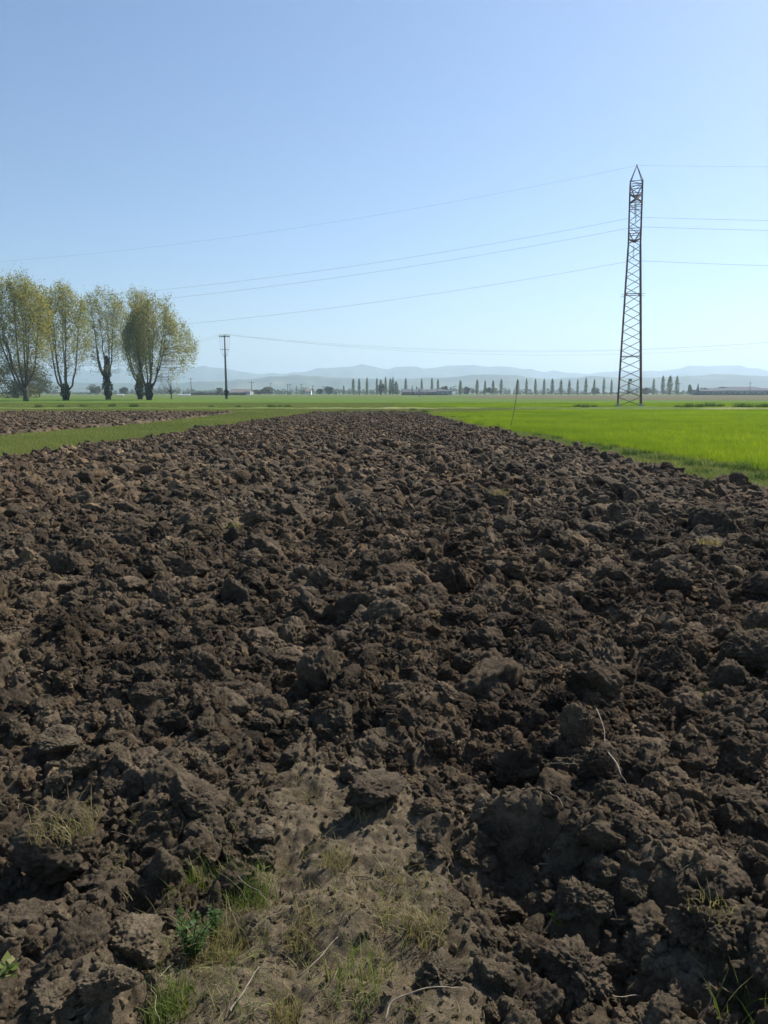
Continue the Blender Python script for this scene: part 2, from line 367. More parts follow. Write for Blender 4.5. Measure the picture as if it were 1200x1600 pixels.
dry = 0.85 * headland(V[:, 0], V[:, 1]) * (0.75 + 0.25 * vnoise2(V[:, 0] * 6, V[:, 1] * 6, 61)) + 0.28 * sstep(3.4, 2.2, V[:, 1]) + 0.35 * sstep(0.15, 0.6, vnoise2(V[:, 0] * 0.9, V[:, 1] * 0.9, 62)) * sstep(5, 2, V[:, 1])
tag(link('ploughed_field', quick_mesh('ploughed_field', V, F, M_SOIL, True, {'dry': np.clip(dry, 0, 1)})), kind='structure')
v2, f2 = grid(-45, -11.5, 16, 62.5, 0.16, relief2)
tag(link('ploughed_strip', quick_mesh('ploughed_strip', v2, f2, M_SOIL, True, {'dry': np.full(len(v2), 0.12)})), kind='structure')

# hills
def hills(name, prof, r, depth, seed, nseg=420):
    az = np.linspace(R(-52), R(52), nseg); rows = np.linspace(-1, 1, 41)
    px = 600 + FPX * np.tan(az); py = np.interp(px, [p[0] for p in prof], [p[1] for p in prof])
    py = py + 0.5 * vnoise2(px * 0.045, px * 0, seed) + 0.25 * vnoise2(px * 0.12, px * 0, seed + 1)
    base = 613.5
    top = np.maximum((base - py) / FPX * r * 1.0, 2.0) + CAM_Z
    A, Q = np.meshgrid(az, rows); T = np.broadcast_to(top, A.shape)
    rr = r / np.cos(A) + Q * depth
    prof_h = np.where(Q < 0, np.cos(Q * math.pi / 2) ** 1.3, np.cos(Q * math.pi / 2))
    spur = 1 + 0.28 * (1 - np.abs(Q) ** 0.5) * 0 + 0.30 * vnoise2(A.ravel() * 70, Q.ravel() * 1.5, seed + 3).reshape(A.shape) * np.clip(np.abs(Q) * 2, 0, 1)
    Z = T * prof_h * np.where(np.abs(Q) < 0.02, 1, spur) - 3
    n = nseg; i = (np.arange(40)[:, None] * n + np.arange(n - 1)[None, :]).ravel()
    return tag(link(name, quick_mesh(name, np.stack([np.sin(A) * rr, np.cos(A) * rr, Z], -1).reshape(-1, 3), np.stack([i, i + 1, i + n + 1, i + n], 1), M_HILL)), kind='structure')
FARP = [(-900, 580), (0, 576), (120, 582), (200, 579), (290, 575), (327, 574), (360, 577), (401, 585), (466, 584), (504, 576), (565, 572), (608, 577), (636, 573), (656, 577), (704, 571), (730, 571), (764, 574), (792, 573), (817, 577), (846, 581), (860, 580), (900, 585), (960, 580), (1008, 582), (1068, 575), (1128, 571), (1143, 572), (1158, 577), (1176, 577), (1200, 581), (1320, 575), (2200, 582)]
NEARP = [(-900, 596), (0, 593), (150, 598), (282, 597), (352, 595), (425, 589), (470, 586), (520, 589), (600, 592), (704, 590), (735, 585), (790, 586), (860, 592), (930, 588), (1000, 590), (1060, 587), (1130, 584), (1200, 588), (2200, 594)]
hills('hills', NEARP, 3200, 700, 71)
hills('far_hills', FARP, 5800, 1300, 81)

# ------------------------------------------------------------------ clod shapes
def ico(n):
    t = (1 + 5 ** 0.5) / 2
    v = np.array([[-1, t, 0], [1, t, 0], [-1, -t, 0], [1, -t, 0], [0, -1, t], [0, 1, t], [0, -1, -t], [0, 1, -t], [t, 0, -1], [t, 0, 1], [-t, 0, -1], [-t, 0, 1]], float)
    f = np.array([[0, 11, 5], [0, 5, 1], [0, 1, 7], [0, 7, 10], [0, 10, 11], [1, 5, 9], [5, 11, 4], [11, 10, 2], [10, 7, 6], [7, 1, 8], [3, 9, 4], [3, 4, 2], [3, 2, 6], [3, 6, 8], [3, 8, 9], [4, 9, 5], [2, 4, 11], [6, 2, 10], [8, 6, 7], [9, 8, 1]])
    v /= np.linalg.norm(v, axis=1)[:, None]
    for _ in range(n):
        e = np.sort(np.concatenate([f[:, [0, 1]], f[:, [1, 2]], f[:, [2, 0]]]), axis=1)
        u, inv = np.unique(e, axis=0, return_inverse=True); inv = inv.ravel()
        m = v[u].mean(axis=1); m /= np.linalg.norm(m, axis=1)[:, None]
        k = len(f); a, b, c = inv[:k] + len(v), inv[k:2 * k] + len(v), inv[2 * k:] + len(v)
        v = np.concatenate([v, m])
        f = np.concatenate([np.stack([f[:, 0], a, c], 1), np.stack([f[:, 1], b, a], 1), np.stack([f[:, 2], c, b], 1), np.stack([a, b, c], 1)])
    return v, f
ICO = {n: ico(n) for n in (1, 2, 3, 4, 5)}
def clod_mesh(name, seed, lod, rough=1.0, nplanes=11, squash=(1, 1, 0.8), mat=None):
    rg = np.random.default_rng(seed); d, f = ICO[lod]
    pn = rg.normal(size=(nplanes, 3)); pn /= np.linalg.norm(pn, axis=1)[:, None]; po = rg.uniform(0.55, 1.0, nplanes)
    dots = np.maximum(d @ pn.T, 0.05); rr = po[None, :] / dots
    k = 32.0; r = -np.log(np.exp(-k * np.minimum(rr, 3)).sum(1) + np.exp(-k * 1.1)) / k
    p = d * r[:, None]; o = rg.uniform(0, 90, 3)
    r = r + rough * (0.11 * vnoise(p * 1.7 + o, seed) + 0.065 * vnoise(p * 3.7 + o, seed + 1))
    if lod >= 3: r = r + rough * (0.05 * vnoise(p * 8 + o, seed + 2) - 0.075 * np.abs(vnoise(p * 4.2 + o, seed + 5)))
    if lod >= 4: r = r + rough * (0.05 * vnoise(p * 13 + o, seed + 3) + 0.030 * vnoise(p * 27 + o, seed + 4))
    return quick_mesh(name, d * r[:, None] * np.array(squash), f, mat or M_CLOD, lod >= 3)
rp = np.random.default_rng(3)
def sq(): return (rp.uniform(0.85, 1.2), rp.uniform(0.8, 1.1), rp.uniform(0.6, 0.95))
PRO = {lod: [clod_mesh('clod_shape', 100 * lod + i, lod, rp.uniform(1.05, 1.6) if lod == 4 else rp.uniform(1.0, 1.6), int(rp.integers(8, 15)), sq()) for i in range(n)] for lod, n in ((4, 14), (3, 12), (2, 10), (1, 6))}

def instancer(name, P, ROT, S, protos, idx, label, dry=None):
    me = bpy.data.meshes.new(name); n = len(P)
    me.vertices.add(n); me.vertices.foreach_set('co', np.asarray(P, np.float32).ravel())
    for nm, typ, dat, key in (('rot', 'FLOAT_VECTOR', ROT, 'vector'), ('scl', 'FLOAT_VECTOR', S, 'vector'), ('idx', 'INT', idx, 'value'), ('dry', 'FLOAT', np.zeros(n) if dry is None else dry, 'value')):
        a = me.attributes.new(nm, typ, 'POINT'); a.data.foreach_set(key, np.asarray(dat, np.int32 if typ == 'INT' else np.float32).ravel())
    c = bpy.data.collections.new(name + '_shapes')
    for i, pm in enumerate(protos): c.objects.link(bpy.data.objects.new('%s_shape' % name, pm))
    o = link(name, me); tag(o, label, None, None, 'stuff')
    g = bpy.data.node_groups.new(name + '_nodes', 'GeometryNodeTree')
    g.interface.new_socket('Geometry', in_out='INPUT', socket_type='NodeSocketGeometry'); g.interface.new_socket('Geometry', in_out='OUTPUT', socket_type='NodeSocketGeometry')
    gi = g.nodes.new('NodeGroupInput'); go = g.nodes.new('NodeGroupOutput'); ip = g.nodes.new('GeometryNodeInstanceOnPoints'); ci = g.nodes.new('GeometryNodeCollectionInfo')
    ci.inputs['Collection'].default_value = c; ci.inputs['Separate Children'].default_value = True; ci.inputs['Reset Children'].default_value = True
    def na(nm, typ):
        x = g.nodes.new('GeometryNodeInputNamedAttribute'); x.data_type = typ; x.inputs['Name'].default_value = nm; return x.outputs[0]
    ip.inputs['Pick Instance'].default_value = True
    m2p = g.nodes.new('GeometryNodeMeshToPoints'); g.links.new(gi.outputs[0], m2p.inputs[0]); g.links.new(m2p.outputs[0], ip.inputs['Points'])
    g.links.new(ci.outputs[0], ip.inputs['Instance']); g.links.new(na('idx', 'INT'), ip.inputs['Instance Index'])
    g.links.new(na('rot', 'FLOAT_VECTOR'), ip.inputs['Rotation']); g.links.new(na('scl', 'FLOAT_VECTOR'), ip.inputs['Scale'])
    g.links.new(ip.outputs[0], go.inputs[0])
    md = o.modifiers.new('scatter', 'NODES'); md.node_group = g
    return o

# ------------------------------------------------------------------ clods on the ploughed strips
def in_view(P, margin):
    x, y, f = proj(P); ms = margin * FPX / np.maximum(f, 0.3)
    return (f > 0.3) & (x > -ms) & (x < 1200 + ms) & (y < 1600 + ms)
def scatter(x0, x1, y0, y1, cell, prob, seed):
    rg = np.random.default_rng(seed); xs = np.arange(x0, x1, cell); ys = np.arange(y0, y1, cell)
    X, Y = np.meshgrid(xs, ys); X = X.ravel() + rg.uniform(0, cell, X.size); Y = Y.ravel() + rg.uniform(0, cell, Y.size)
    k = rg.uniform(size=X.size) < prob; return X[k], Y[k], rg
allc = []                                   # x, y, z, size, kind
def layer(x0, x1, y0, y1, cell, prob, s0, s1, pw, sink, seed, fn=relief, ed=0.1, hl=0.9, margin=1.2):
    X, Y, rg = scatter(x0, x1, y0, y1, cell, prob, seed)
    if fn is relief: k = edge_fall(X, Y) > ed
    else: k = (np.minimum(strip2_r(Y) - X, 61.0 - Y) > ed)
    k &= rg.uniform(size=X.size) > hl * headland(X, Y)
    k &= in_view(np.stack([X, Y, X * 0], 1), margin)
    X, Y = X[k], Y[k]; S = s0 + (s1 - s0) * rg.uniform(size=X.size) ** pw
    S = np.where((Y < 3.6) & (S > 0.095), 0.06 + 0.2 * (S - 0.06), S)
    Z = fn(X, Y, False) - S * sink * rg.uniform(0.2, 1.0, X.size)
    return X, Y, Z, S, rg
L = []
L.append(layer(-10, 7, 1.2, 22, 0.235, 0.72, 0.06, 0.165, 1.9, 0.1, 201, hl=1.0))
L.append(layer(-10, 7, 1.2, 17, 0.095, 0.85, 0.022, 0.075, 1.6, 0.15, 202, hl=1.0))
L.append(layer(-4, 4, 1.2, 7.5, 0.058, 0.9, 0.014, 0.046, 1.7, 0.15, 206, hl=1.0))
L.append(layer(-10, 7, 17, 61, 0.13, 0.85, 0.03, 0.085, 1.6, 0.2, 203))
L.append(layer(-10, 7, 22, 61, 0.36, 0.6, 0.06, 0.125, 2.0, 0.2, 204))
L.append(layer(-40, -11, 20, 61, 0.18, 0.8, 0.04, 0.12, 1.8, 0.15, 205, relief2))
CX = np.concatenate([l[0] for l in L]); CY = np.concatenate([l[1] for l in L]); CZ = np.concatenate([l[2] for l in L]); CS = np.concatenate([l[3] for l in L])
rg = np.random.default_rng(9); n = len(CX)
CR = np.stack([rg.normal(size=n) * 0.65, rg.normal(size=n) * 0.65, rg.uniform(0, 6.283, n)], 1)
CSC = CS[:, None] * rg.uniform(0.8, 1.25, (n, 3))
# keep the scattered clods off the big ones that are placed by hand
SPECIAL = [  # px, py (base), width px, height factor, depth factor, seed, rough, dryness, tilt, spin, label, cat-name
 (88, 1375, 150, 0.86, 0.75, 1, 0.7, 0.30, 0.05, 0.2, 'big dark soil clod with dry grass growing on its flat top', 'turf'),
 (205, 1505, 98, 0.72, 0.9, 2, 0.55, 0.95, 0.0, 0.5, 'pale tan blocky soil clod with a flat cracked top beside green weeds', 'pale'),
 (165, 1562, 74, 0.85, 0.9, 3, 0.9, 0.75, 0.2, 1.5, 'pale rounded soil clod just below the flat tan block', 'pale'),
 (78, 1592, 84, 0.6, 1.0, 4, 0.8, 0.7, 0.0, 2.2, 'low pale soil clod next to a bright green sprout', 'pale'),
 (583, 1258, 98, 0.62, 0.8, 5, 0.6, 0.0, 0.05, 0.3, 'broad dark soil clod at the tip of the dry patch', 'dark'),
 (298, 1268, 92, 0.72, 0.8, 6, 0.6, 0.10, 0.25, 0.8, 'dark slanted soil clod behind the thin green grass tuft', 'dark'),
 (820, 1232, 84, 1.0, 0.9, 7, 0.8, 0.12, 0.0, 0.1, 'tall rounded soil clod above the dark hollow', 'dark'),
 (905, 1165, 66, 1.3, 0.6, 8, 0.6, 0.10, -0.35, 0.2, 'pointed leaning soil slab with a root along its edge', 'slab'),
 (945, 1228, 74, 1.0, 0.6, 9, 0.7, 0.10, -0.45, 0.3, 'slanted soil slab lying against the pointed leaning slab', 'slab'),
 (1058, 1072, 66, 1.35, 0.7, 10, 0.7, 0.05, -0.1, 0.1, 'tall upright soil clod beside a green weed hollow', 'dark'),
 (1095, 1010, 92, 0.5, 0.8, 11, 0.5, 0.0, 0.1, 0.1, 'long low dark soil clod behind the upright clod', 'dark'),
 (1182, 1045, 90, 0.8, 0.9, 12, 0.6, 0.25, 0.0, 0.9, 'soil clod with a thatch of dry grass above the green weed', 'turf'),
 (570, 1045, 62, 0.9, 0.9, 13, 0.6, 0.0, 0.0, 0.4, 'round dark soil clod, larger of a close pair', 'dark'),
 (452, 1045, 54, 0.85, 0.9, 14, 0.6, 0.0, 0.0, 1.1, 'dark soil clod with a blunt top near the close pair', 'dark'),
 (778, 788, 40, 0.7, 0.9, 15, 0.7, 0.3, 0.0, 0.0, 'tawny straw-covered soil clod in the middle of the field', 'turf'),
 (236, 1102, 62, 0.75, 0.9, 16, 0.5, 0.10, 0.1, 0.5, 'blocky grey soil clod with a square face', 'dark'),
 (86, 1168, 66, 0.5, 0.9, 17, 0.5, 0.30, 0.05, 0.2, 'flat-topped grey soil slab with layered edges', 'slab'),
 (1140, 1302, 48, 1.15, 0.7, 18, 0.6, 0.10, -0.15, 0.1, 'narrow upright soil slab below the large dark clod', 'slab'),
 (1042, 878, 46, 0.8, 0.9, 19, 0.6, 0.15, 0.0, 0.7, 'rounded soil clod with a grassy cap, darker of two neighbours', 'turf'),
 (1108, 866, 52, 0.7, 0.9, 20, 0.6, 0.35, 0.0, 0.2, 'rounded soil clod with a bleached grassy cap near the verge', 'turf'),
 (1108, 1478, 100, 0.8, 0.9, 21, 1.0, 0.15, 0.0, 0.6, 'soil clod with wisps of straw and a trailing root', 'dark'),
 (915, 1432, 86, 0.7, 0.9, 22, 1.0, 0.35, 0.1, 0.6, 'crumbly soil clod on the rim of the dark hollow', 'dark'),
 (905, 1545, 105, 0.7, 0.9, 23, 1.1, 0.30, 0.0, 1.6, 'broad crumbly soil clod beside a broken twig', 'dark'),
 (1170, 1218, 90, 0.9, 0.9, 24, 0.8, 0.0, 0.0, 1.9, 'large dark soil clod above the narrow upright slab', 'dark'),
 (690, 1545, 70, 0.7, 0.9, 25, 1.1, 0.5, 0.0, 2.6, 'tan crumbly soil clod below the dark hollow', 'pale'),
 (412, 1312, 44, 0.55, 0.8, 26, 0.25, 1.0, 0.15, 0.4, 'flat pale stone-like clod on the dry patch', 'pale'),
 (458, 1128, 34, 0.5, 0.9, 27, 0.3, 0.9, 0.3, 0.2, 'small pale flake of dried soil tilted to the sun', 'pale'),
 (255, 950, 44, 1.2, 0.9, 28, 0.7, 0.0, 0.0, 0.2, 'tall dark lump of soil standing above its neighbours', 'dark'),
 (600, 945, 44, 0.9, 0.9, 29, 0.7, 0.0, 0.0, 2.0, 'dark soil clod behind the close pair of round clods', 'dark'),
 (1060, 930, 58, 0.8, 0.9, 30, 0.7, 0.1, 0.0, 0.9, 'big soil clod shading a hollow near the bleached cap', 'dark'),
]
def M_dry_mat(d):
    key = 'clod_soil_dry_%d' % round(d * 20)
    m = bpy.data.materials.get(key)
    if m: return m
    m = soil(key, False); t = m.node_tree
    for nd in list(t.nodes):
        if nd.type == 'ATTRIBUTE':
            v = t.nodes.new('ShaderNodeValue'); v.outputs[0].default_value = d
            for l in list(nd.outputs['Fac'].links): t.links.new(v.outputs[0], l.to_socket)
    return m
SPOS = []
for (px, py, wpx, hf, df, sd, ro, dr, tilt, spin, lab, kd) in SPECIAL:
    p = gp(px, py, 0.0)
    for _ in range(3): p = gp(px, py, float(relief(p[:1], p[1:2])[0]))
    f = float(proj(p)[2]); hw = wpx / 2 / FPX * f
    me = clod_mesh('soil_clod', 900 + sd, 5 if wpx > 55 else 4, ro * 1.25 + 0.45, 10, (1.06, 1.06 * df, 1.0 * hf), M_dry_mat(dr))
    o = link('soil_clod', me); o.location = (p[0], p[1] + hw * 0.5 * df, p[2] + hw * hf * 0.42); o.scale = (hw, hw, hw); o.rotation_euler = (0, tilt, spin * 0.3)
    tag(o, lab, 'soil clod', 'soil clods on the ploughed field')
    SPOS.append((p[0], p[1] + hw * 0.5, hw, o))
ok = np.ones(n, bool)
for (sx, sy, hw, _) in SPOS: ok &= ~(((CX - sx) ** 2 + (CY - sy) ** 2) < (hw * 1.0 + CS * 0.6) ** 2)
CX, CY, CZ, CS, CR, CSC = CX[ok], CY[ok], CZ[ok], CS[ok], CR[ok], CSC[ok]; n = len(CX)
sx_, sy_, sf_ = proj(np.stack([CX, CY, CZ], 1))
vis = (sx_ > 0) & (sx_ < 1200) & (sy_ < 1610) & (sf_ > 0.5)
order = np.argsort(-(CS / sf_) * vis); top = order[:255]
isin = np.zeros(n, bool); isin[top] = True
rg = np.random.default_rng(21)
PR4 = []
for q, me in enumerate(PRO[4]):
    for dk, d in enumerate((0.0, 0.12, 0.34)):
        m2 = me.copy(); m2.materials.clear(); m2.materials.append(M_dry_mat(d)); PR4.append((m2, dk))
ZL = ['dark crumbly soil clod lying loose on the ploughed field', 'brown crumbly soil clod with a slightly dried crust', 'tan sun-dried soil clod among darker clods']
def clod_label(x, y, s_, dk):
    look = ('dark crumbly', 'brown half-dried', 'tan sun-dried')[dk]; size = 'big' if s_ > 0.115 else ('medium' if s_ > 0.085 else 'small')
    hx, hy = HOLES_MOUNDS[0][:2]; dh = math.hypot(x - hx, y - hy); fx = -0.65 - 0.035 * (y - 4)
    if dh < 0.55: w_ = 'on the rim of the dark hollow'
    elif y < 3.9 and abs(x + 0.2) < 1.0: w_ = 'at the edge of the trodden dry patch'
    elif y < 3.6: w_ = 'near the foreground weeds' if x < 0 else 'beside the hollow and the long twig'
    elif abs(x - fx) < 0.35: w_ = 'lying in the long dark furrow'
    elif strip_r(y) - x < 1.5: w_ = 'beside the wheat verge'
    elif x < fx: w_ = 'between the long furrow and the grass strip'
    elif x < fx + 1.3: w_ = 'next to the long dark furrow on the pylon side'
    else: w_ = 'between the furrow and the wheat verge'
    return '%s %s soil clod %s' % (size, look, w_)
for i in top:
    d = rg.uniform(); dk = 0 if d < 0.45 else (1 if d < 0.86 else 2)
    if CY[i] < 3.0 or (CY[i] < 3.6 and CX[i] < 0.3): dk = min(2, dk + 1)
    me = PR4[int(rg.integers(len(PRO[4]))) * 3 + dk][0]
    o = link('soil_clod', me); o.location = (CX[i], CY[i], CZ[i] + CS[i] * 0.25); o.rotation_euler = CR[i]; o.scale = CSC[i]
    tag(o, clod_label(CX[i], CY[i], CS[i], dk), 'soil clod', 'soil clods on the ploughed field')
rest = ~isin
P = np.stack([CX, CY, CZ + CS * 0.25], 1)
near = rest & (CY < 9); mid = rest & (CY >= 9) & (CY < 24); far = rest & (CY >= 24)
dryv = np.clip(0.10 + 0.25 * vnoise2(CX * 0.5, CY * 0.35, 91) + 0.2 * vnoise2(CX * 1.7, CY * 1.7, 92) + 0.8 * headland(CX, CY) + 0.38 * sstep(3.6, 2.2, CY), 0, 0.95)
# one scatter for every clod past the largest: three levels of detail in one set of shapes
shapes = PRO[4][:8] + PRO[3] + PRO[2]
# collection children come back sorted by name, so the shapes are told apart by size class through three scatters
def put(name, sel, protos, label):
    k = np.where(sel)[0]; instancer(name, P[k], CR[k], CSC[k], protos, np.random.default_rng(len(k)).integers(0, len(protos), len(k)), label, dryv[k])
put('small_soil_clods', near, PRO[4][:10], 'countless small soil clods between the large ones')
put('loose_soil_clods', mid, PRO[3], 'mass of loose soil clods across the ploughed strip')
put('distant_soil_clods', far, PRO[3], 'far soil clods reading as one rough brown mass')
# crumbs
XA, YA, _, SA, rg = layer(-3.5, 3.5, 1.2, 5.2, 0.027, 0.85, 0.0045, 0.022, 2.2, 0.2, 211, hl=0.35, margin=0.3)
SA = SA * (1 - 0.5 * headland(XA, YA))
XB, YB, _, SB, rg = layer(-6, 6, 5.2, 11, 0.06, 0.85, 0.010, 0.032, 2.0, 0.2, 212, margin=0.4)
X = np.concatenate([XA, XB]); Y = np.concatenate([YA, YB]); S = np.concatenate([SA, SB])
Z = relief(X, Y, True); k = len(X)
instancer('soil_crumbs', np.stack([X, Y, Z + S * 0.3], 1), rg.uniform(0, 6.28, (k, 3)), S[:, None] * rg.uniform(0.75, 1.3, (k, 3)), PRO[2], rg.integers(0, 10, k), 'fine soil crumbs strewn between the clods', np.clip(0.15 + 0.85 * headland(X, Y) + 0.35 * sstep(3.6, 2.2, Y), 0, 1))

# ------------------------------------------------------------------ grass and wheat
def blades(n, rad, h0, h1, wd, lean, seed, segs=3, square=0.0):
    rg = np.random.default_rng(seed); V = []; F = []; q = 0
    for i in range(n):
        if square: x, y = rg.uniform(-square, square, 2)
        else:
            a = rg.uniform(0, 6.283); r = rad * rg.uniform() ** 0.6; x, y = r * math.cos(a), r * math.sin(a)
        th = rg.uniform(0, 6.283); h = rg.uniform(h0, h1); ln = rg.uniform(0.15, 1) * lean * h; wf = rg.uniform(0, 3.14)
        dx, dy = math.cos(th) * ln, math.sin(th) * ln; wx, wy = math.cos(wf) * wd, math.sin(wf) * wd
        for s in range(segs + 1):
            u = s / segs; c = np.array([x + dx * u * u, y + dy * u * u, h * (u - 0.25 * lean * u * u)]); ww = (1 - u) ** 0.7 if s < segs else 0.05
            V.append(c - np.array([wx, wy, 0]) * ww); V.append(c + np.array([wx, wy, 0]) * ww)
        for s in range(segs): F.append((q + 2 * s, q + 2 * s + 1, q + 2 * s + 3, q + 2 * s + 2))
        q += 2 * (segs + 1)
    return np.array(V), np.array(F)
WH = [quick_mesh('wheat_shape', *blades(70, 0, 0.14, 0.26, 0.006, 0.5, 300 + i, 2, 0.22), M_WHEAT, False) for i in range(6)]
WHF = [quick_mesh('wheat_shape_far', *blades(60, 0, 0.06, 0.13, 0.016, 0.5, 320 + i, 1, 0.6), M_WHEAT, False) for i in range(5)]
VG = [quick_mesh('grass_shape', *blades(60, 0, 0.03, 0.15, 0.005, 0.9, 340 + i, 2, 0.20), M_GRASS, False) for i in range(6)]
VGF = [quick_mesh('grass_shape_far', *blades(60, 0, 0.04, 0.15, 0.012, 0.9, 360 + i, 1, 0.5), M_GRASS, False) for i in range(5)]
def sow(name, X, Y, protos, label, seed, z=GZ, s=(0.8, 1.25)):
    rg = np.random.default_rng(seed); k = len(X); sc = rg.uniform(s[0], s[1], k)
    instancer(name, np.stack([X, Y, np.full(k, z)], 1), np.stack([np.zeros(k), np.zeros(k), rg.uniform(0, 6.28, k)], 1), np.stack([sc, sc, sc * rg.uniform(0.8, 1.15, k)], 1), protos, rg.integers(0, len(protos), k), label)
X, Y, rg = scatter(3, 26, 10, 46, 0.20, 0.9, 401)
k = (X > wedge(Y) + 0.45 * vnoise2(X * 0.7, Y * 0.5, 3) + 0.3 * vnoise2(X * 3, Y * 3, 4)) & in_view(np.stack([X, Y, X * 0], 1), 2)
sow('young_wheat', X[k], Y[k], WH, 'bright green young wheat filling the field on the right', 402)
X, Y, rg = scatter(2, 60, 45, 75.5, 0.42, 0.9, 403)
k = (X > wedge(np.minimum(Y, 60)) + np.clip((Y - 62) * 0.9, 0, 20)) & in_view(np.stack([X, Y, X * 0], 1), 2)
X2, Y2, rg = scatter(-75, 80, 85, 130, 0.75, 0.85, 404); k2 = (X2 > 3 + 6 * vnoise2(X2 * 0.05, Y2 * 0.1, 5)) & ~((np.abs(X2 - 29.5) < 3.0) & (Y2 < 97)) & in_view(np.stack([X2, Y2, X2 * 0], 1), 2)
sow('distant_wheat', np.concatenate([X[k], X2[k2]]), np.concatenate([Y[k], Y2[k2]]), WHF, 'green wheat reaching back past the farm track', 405)
# verges: between the strips, along the wheat and across the far headland
def verge_pts(cell, y0, y1, prob, seed):
    X, Y, rg = scatter(-40, 30, y0, y1, cell, prob, seed)
    a = (X < strip_l(Y) + 0.1) & (X > strip2_r(Y) - 0.1) & (Y < 61.5)
    b = (X > strip_r(Y) - 0.1) & (X < wedge(np.minimum(Y, 60)) + 0.8) & (Y < 61.5)
    c = (Y >= 60.8) & (Y < 83) & (X < wedge(60) + np.clip((Y - 62) * 0.9, 0, 24))
    d = (Y > 17) & (Y < 62) & (X < -10.5) & (Y < 21)
    k = (a | b | c | d) & in_view(np.stack([X, Y, X * 0], 1), 1.5); return X[k], Y[k]
X, Y = verge_pts(0.15, 9, 36, 0.85, 411); sow('verge_grass', X, Y, VG, 'short mixed grass on the verges beside the ploughed strip', 412)
X, Y = verge_pts(0.34, 36, 78, 0.85, 413); XL, YL, _ = scatter(-75, 8, 84, 128, 0.8, 0.85, 415); kl = in_view(np.stack([XL, YL, XL * 0], 1), 2); X = np.concatenate([X, XL[kl]]); Y = np.concatenate([Y, YL[kl]]); sow('headland_grass', X, Y, VGF, 'grass on the headland beyond the ploughed strips', 414)
# taller weeds along the ditch and the verge, and dark weeds in the wheat
def tuft_mesh(name, n, rad, h0, h1, wd, lean, seed, mat): return quick_mesh(name, *blades(n, rad, h0, h1, wd, lean, seed, 4), mat, False)
TW = [tuft_mesh('weed_clump', 130, 0.42, 0.15, 0.50, 0.02, 0.7, 500 + i, M_WEED) for i in range(4)]
rg = np.random.default_rng(55)
def weed(px, py, s, lab, mesh=None, cat='weeds', grp=None, z=GZ):
    p = gp(px, py, z); o = link('weed_clump', mesh or TW[int(rg.integers(4))]); o.location = p; o.scale = (s, s, s); o.rotation_euler = (0, 0, rg.uniform(0, 6.28))
    return tag(o, lab, cat, grp)
for px, s in [(902, 1.1), (915, 1.3), (928, 1.0), (1060, 1.2), (1075, 1.6), (1092, 1.5), (1110, 1.7), (1125, 1.3), (1155, 1.7), (1170, 1.5), (1187, 1.3), (1198, 1.6)]:
    weed(px, 637.5 - rg.uniform(0, 1.5), s * 0.95, 'dark green weed clump along the farm track right of the pylon' if px > 1000 else 'dark green weed clump by the track just left of the pylon', grp='weeds along the farm track')
for px in [60, 95, 130, 175, 210, 330, 372, 425, 438, 450]:
    weed(px, 637 - rg.uniform(0, 1.5), rg.uniform(0.7, 1.3), 'green weed clump on the track edge before the far-left field', grp='weeds along the farm track')
for px, py in [(709, 653), (722.5, 653.5), (732, 652.5), (752, 652.5)]:
    weed(px, py, 0.42, 'small dark weed standing alone in the wheat beyond the cane', grp='dark weeds in the wheat')
weed(646, 643, 0.9, 'tall thin weeds at the far right corner of the ploughed strip', grp='weeds at the strip corner')
weed(664, 646, 1.0, 'pale bushy weed at the corner of strip and wheat', grp='weeds at the strip corner')
for px, py, s in [(962, 702, .5), (1010, 712, .45), (870, 688, .5), (1060, 722, .4), (1120, 733, .45), (1180, 740, .4), (930, 700, .45), (1150, 745, .35), (900, 697, .5), (985, 714, .6), (1035, 722, .55), (1085, 731, .6), (1100, 742, .4), (1190, 752, .5), (1165, 738, .6), (1140, 735, .5), (840, 684, .5), (945, 705, .5), (1010, 719, .4)]:
    weed(px, py, s, 'low green weed on the verge between clods and wheat', grp='verge weeds')

# tufts growing on the near soil
def tuft(px, py, hpx, wpx, n, mat, lab, seed, lean=0.8, wd=0.0016, name='grass_tuft', zoff=0.0, cat='grass tuft'):
    p = gp(px, py, 0.0)
    for _ in range(3): p = gp(px, py, float(relief(p[:1], p[1:2])[0]) + zoff)
    f = float(proj(p)[2]); h = hpx / FPX * f; r = wpx / 2 / FPX * f
    me = tuft_mesh(name, n, r, h * 0.35, h * 1.15, wd, lean, seed, mat); o = link(name, me); o.location = (p[0], p[1], p[2] - 0.006)
    return tag(o, lab, cat, 'grass tufts at the field edge')
tuft(300, 1375, 55, 70, 60, M_GRASS, 'thin green grass tuft behind the dry clump of straw', 601)
tuft(393, 1410, 85, 90, 170, M_GRASS, 'dense green grass tuft on the edge of the dry patch', 602)
tuft(350, 1380, 50, 60, 60, M_GRASS, 'small green grass tuft left of the dense tuft', 608)
tuft(275, 1575, 70, 80, 170, M_GRASS, 'lush green grass tuft below the leafy weed', 603)
tuft(255, 1600, 60, 60, 90, M_GRASS, 'green grass tuft at the very edge of the dry patch', 614)
tuft(528, 1350, 45, 55, 90, M_DRYGR, 'yellow-green grass tuft at the top of the dry patch', 604)
tuft(560, 1545, 85, 120, 80, M_GRASS, 'sparse grass tuft with long green blades and twigs', 605, 0.7)
tuft(445, 1595, 60, 60, 90, M_DRYGR, 'upright yellowing grass tuft on the dry patch', 606, 0.5)
tuft(335, 1490, 70, 90, 170, M_DRYGR, 'straw-coloured dry tuft beside the leafy weed', 607, 1.0)
tuft(662, 1455, 60, 80, 150, M_DRYGR, 'dry straw tuft beside the dark hollow', 609, 1.0)
tuft(468, 1470, 50, 60, 90, M_DRYGR, 'flattened dry grass tuft over a small dark hole', 610, 1.1)
